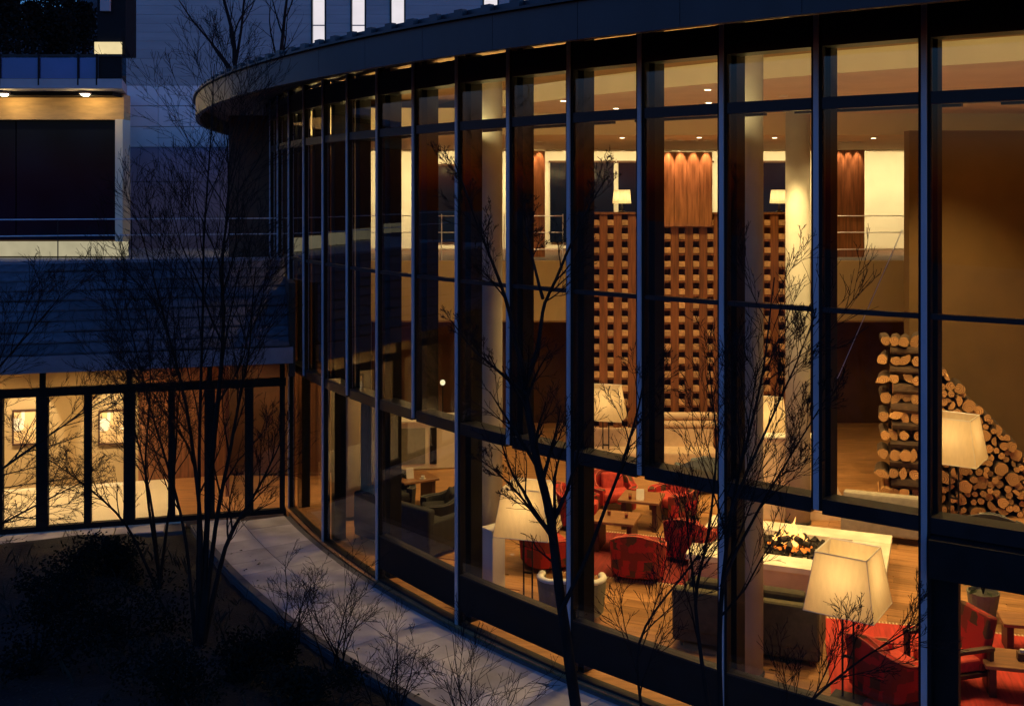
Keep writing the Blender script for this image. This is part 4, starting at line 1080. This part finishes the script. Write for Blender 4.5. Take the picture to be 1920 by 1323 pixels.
# left multi stem tree
b1 = atD(372, 1225, 15.0); b1.z = bed_h(b1.x, b1.y)
GTR = 'bare garden trees in the bed'
S = []
for px in (((366,1235),(352,1010),(300,830),(262,690),(235,560)), ((370,1235),(372,960),(378,700),(380,450),(395,270),(402,120)), ((378,1235),(402,990),(440,800),(468,640),(480,500)),
           ((380,1235),(420,1020),(490,905),(540,800)), ((368,1235),(380,1000),(352,760),(300,560),(262,430)), ((374,1235),(395,900),(420,640),(415,480),(430,360),(425,250))):
    S.append((fix(stem(15.0, 15.0+rnd.uniform(-1.2,1.6), *px), b1.z), .036+rnd.uniform(-.008,.014), .006))
tree('bare_tree', 'bare multi-stemmed tree in front of the corridor wing', 'tree', b1, S, 11, 3, 15, GTR, .62, .35, .34)
b2 = atD(300, 1120, 17.2); b2.z = bed_h(b2.x, b2.y)
S = []
for px in (((298,1120),(325,900),(335,760),(345,640)), ((300,1120),(282,920),(250,790),(205,690)), ((296,1120),(240,980),(150,900),(60,840)), ((302,1120),(270,900),(285,700),(270,560))):
    S.append((fix(stem(17.2, 17.2+rnd.uniform(-.8,1.0), *px), b2.z), .030, .005))
tree('bare_tree', 'smaller bare tree with low spreading branches across the two framed prints', 'tree', b2, S, 23, 3, 15, GTR, .75, .15, .36)
b3 = Vector((-8.6,14.2,0)); b3.z = bed_h(b3.x, b3.y)
S = []
for px in (((-240,1200),(-140,1000),(0,880),(130,790),(240,720)), ((-245,1200),(-160,950),(-60,760),(40,640),(110,560)), ((-245,1200),(-120,1050),(40,960),(160,900))):
    S.append((fix(stem(14.2, 15.4, *px), b3.z), .036, .006))
S = [([b3] + s_[0][1:], s_[1], s_[2]) for s_ in S]
tree('bare_tree', 'bare tree reaching in from the left edge of the garden', 'tree', b3, S, 31, 3, 15, GTR, .7, .2, .36)
# centre tree
b4 = Vector((.78,11.1,0)); b4.z = bed_h(.78, 11.1)
S = [([b4] + stem(11.2, 11.6, (1078,1310),(1052,1130),(1040,1010),(1016,900),(988,770),(984,700)), .068, .036),
     (stem(11.55, 11.3, (984,712),(966,640),(950,560),(915,470),(880,380),(850,300)), .03, .007),
     (stem(11.55, 11.9, (988,715),(1012,640),(1018,570),(1062,480),(1098,400),(1140,330)), .03, .007),
     (stem(11.5, 11.7, (986,740),(940,700),(890,660),(845,600)), .025, .006),
     (stem(11.3, 11.5, (1042,1020),(1000,960),(950,900),(900,860)), .02, .005),
     (stem(11.2, 11.6, (1050,1150),(1110,1030),(1170,860),(1200,760),(1210,690)), .028, .006),
     (stem(11.5, 12.2, (1018,560),(990,460),(985,380)), .02, .006)]
tree('bare_tree', 'bare tree with a single dark trunk in front of the red armchairs', 'tree', b4, S, 47, 3, 10, GTR, .7, .3, .30, .35)
# right tree
b5 = Vector((2.05,9.6,0)); b5.z = bed_h(2.05, 9.6)
S = [([b5] + stem(9.9, 10.2, (1345,1300),(1352,1080),(1385,880),(1430,700),(1452,520)), .034, .006),
     ([b5] + stem(9.9, 10.4, (1330,1320),(1300,1130),(1330,1000),(1345,840),(1330,680)), .026, .006),
     (stem(9.9, 10.3, (1352,1100),(1420,960),(1490,840),(1560,730)), .018, .005),
     (stem(9.9, 10.3, (1370,960),(1440,800),(1490,690),(1520,610)), .016, .005),
     ([b5] + stem(9.7, 9.9, (1440,1420),(1520,1310),(1620,1230),(1720,1170)), .022, .006),
     ([b5] + stem(9.7, 9.9, (1200,1370),(1190,1200),(1270,1090),(1330,1010)), .02, .006)]
tree('bare_tree', 'slender bare tree of fine twigs in front of the bluish column', 'tree', b5, S, 59, 3, 11, GTR, .55, .4, .32, .3)
# trees behind the lounge roof
for i, (px, D, pth, lab) in enumerate(((445,30.5,((445,200),(440,130),(438,70),(420,0),(405,-60)),'bare tree behind the curved roof, taller and left of two'), (520,33.5,((520,170),(528,90),(535,20),(545,-60)),'bare tree behind the curved roof, right of two in front of the grey tower'))):
    b = Vector(((px-960)*D/F, D, 4.7)); pts = stem(D, D, *pth); pts = [b] + pts
    S = [(pts, .10, .03)]
    if i == 0: S.append((stem(D, D, (440,130),(452,60),(458,-10),(470,-80)), .05, .02)); S.append((stem(D, D, (440,140),(405,90),(360,40),(335,0)), .045, .015))
    tree('bare_tree', lab, 'tree', b, S, 71+i, 2, 5, 'bare trees on the terrace behind the roof', .65, .3, .36, .25)
# shrubs of fine twigs by the path
def twig_shrub(base, label, seed, n_, hgt, grp):
    rg = random.Random(seed); t = thing('twig_shrub', label, 'shrub', base, 0, grp); mb, tw = MB(), MB()
    for i in range(n_):
        a = rg.uniform(0,6.28); d = Vector((math.cos(a)*rg.uniform(.2,.8), math.sin(a)*rg.uniform(.2,.8), 1)).normalized()
        branch(mb, tw, Vector((rg.gauss(0,.08),rg.gauss(0,.08),0)), d, hgt*rg.uniform(.6,1), .014, 0, 3, rg, .1, .75, 5)
    mb.build('stem', m_bark, t); tw.build('crown', m_twig, t); return t
GS = 'bare shrubs along the path'
for i, (px, py, D, n_, hg, lab) in enumerate(((900,1500,11.4,5,1.6,'leafless twiggy shrub at the path edge, bottom centre'), (745,1330,13.2,6,1.4,'leafless shrub spreading over the path, left of the bottom centre one'),
      (640,1210,14.6,7,1.5,'leafless shrub by the path between the tree and the corner'), (560,1160,15.6,5,1.1,'small leafless shrub at the path bend nearest the corridor wing'))):
    v = Vector(((px-960)*D/F, D, 0)); 
    while math.hypot(v.x-CX, v.y-CY) < 27.95: v.x -= .05
    v.z = bed_h(v.x, v.y); twig_shrub(v, lab, 100+i, n_, hg, GS)
# evergreen mounds in the bed
def evergreen(base, r, hgt, label, seed, n_=2400, nm='evergreen_shrub', grp='dark evergreen shrubs in the bed'):
    rg = random.Random(seed); t = thing(nm, label, 'shrub', base, 0, grp); lf = MB(); st = MB()
    cl = [(Vector((rg.gauss(0,.45)*r, rg.gauss(0,.45)*r, hgt*rg.uniform(.15,.85))), r*rg.uniform(.25,.5)) for _ in range(12)]
    for c, cr_ in cl:
        st.tube([(0,0,0), (c.x*.5,c.y*.5,c.z*.6), tuple(c)], [.02,.014,.006], 4)
        for i in range(n_//12):
            q = c + Vector((rg.gauss(0,1),rg.gauss(0,1),rg.gauss(0,.8))).normalized()*cr_*rg.uniform(.4,1)
            if q.z < .02: q.z = .03
            d = Vector((rg.gauss(0,1),rg.gauss(0,1),rg.gauss(.3,.7))).normalized(); e = d.orthogonal().normalized()*.015; L2 = rg.uniform(.04,.085)
            lf.add([q, q+d*L2*.5+e, q+d*L2, q+d*L2*.5-e], [(0,1,2,3)])
    st.build('stem', m_bark, t); tag(lf.build('foliage', m_leaf, t), kind='stuff')
for i, (px, py, r, hg, lab) in enumerate(((120,1130,.9,.9,'dark evergreen shrub nearest the corridor wing, left edge of the bed'), (240,1210,1.0,.8,'dark evergreen shrub left of the multi-stemmed tree foot'), (60,1290,1.0,1.0,'dark evergreen shrub in the bottom left corner of the bed'),
       (470,1270,.6,.5,'small evergreen shrub right of the multi-stemmed tree foot'), (560,1330,.6,.5,'small evergreen shrub at the bottom, near the path'), (330,1340,.9,.7,'dark evergreen shrub at the bottom below the multi-stemmed tree'), (200,1090,.6,.6,'small evergreen shrub in front of the right framed print'))):
    v = at(px, py); v.z = bed_h(v.x, v.y) - .02; evergreen(v, r, hg, lab, 200+i)
# leaf litter and grass
lt = MB()
for i in range(11000):
    x = rnd.uniform(-11,2.2); y = rnd.uniform(7.5,19.3); d = math.hypot(x-CX, y-CY)
    if d < 27.0 or (d < 27.9 and rnd.random() > .12): continue
    z = (bed_h(x,y) + .03 if d > 27.9 else .012) + rnd.uniform(.005,.03); a = rnd.uniform(0,6.28); s_ = rnd.uniform(.015,.04)
    c, sn = math.cos(a)*s_, math.sin(a)*s_
    lt.add([(x-c,y-sn,z),(x+sn*.5,y-c*.5,z+rnd.uniform(0,.015)),(x+c,y+sn,z),(x-sn*.5,y+c*.5,z+rnd.uniform(0,.02))], [(0,1,2,3)])
tag(lt.build('leaf_litter', m_litter), 'scattered dry leaves over the planting bed and path edge', 'leaf litter', kind='stuff')
gs_ = MB()
for i in range(500):
    x0 = rnd.uniform(-11,1); y0 = rnd.uniform(7.5,18.6)
    if math.hypot(x0-CX, y0-CY) < 28.0: continue
    z = bed_h(x0,y0)
    for k in range(9):
        x, y = x0+rnd.gauss(0,.05), y0+rnd.gauss(0,.05); hx, hy, hz = rnd.gauss(0,.09), rnd.gauss(0,.09), rnd.uniform(.12,.36)
        gs_.add([(x-.004,y,z),(x+.004,y,z),(x+hx*.4,y+hy*.4,z+hz*.6),(x+hx,y+hy,z+hz)], [(0,1,2),(0,2,3)])
tag(gs_.build('winter_grass', m_grass), 'dark tufts of winter grass across the planting bed', 'grass', kind='stuff')
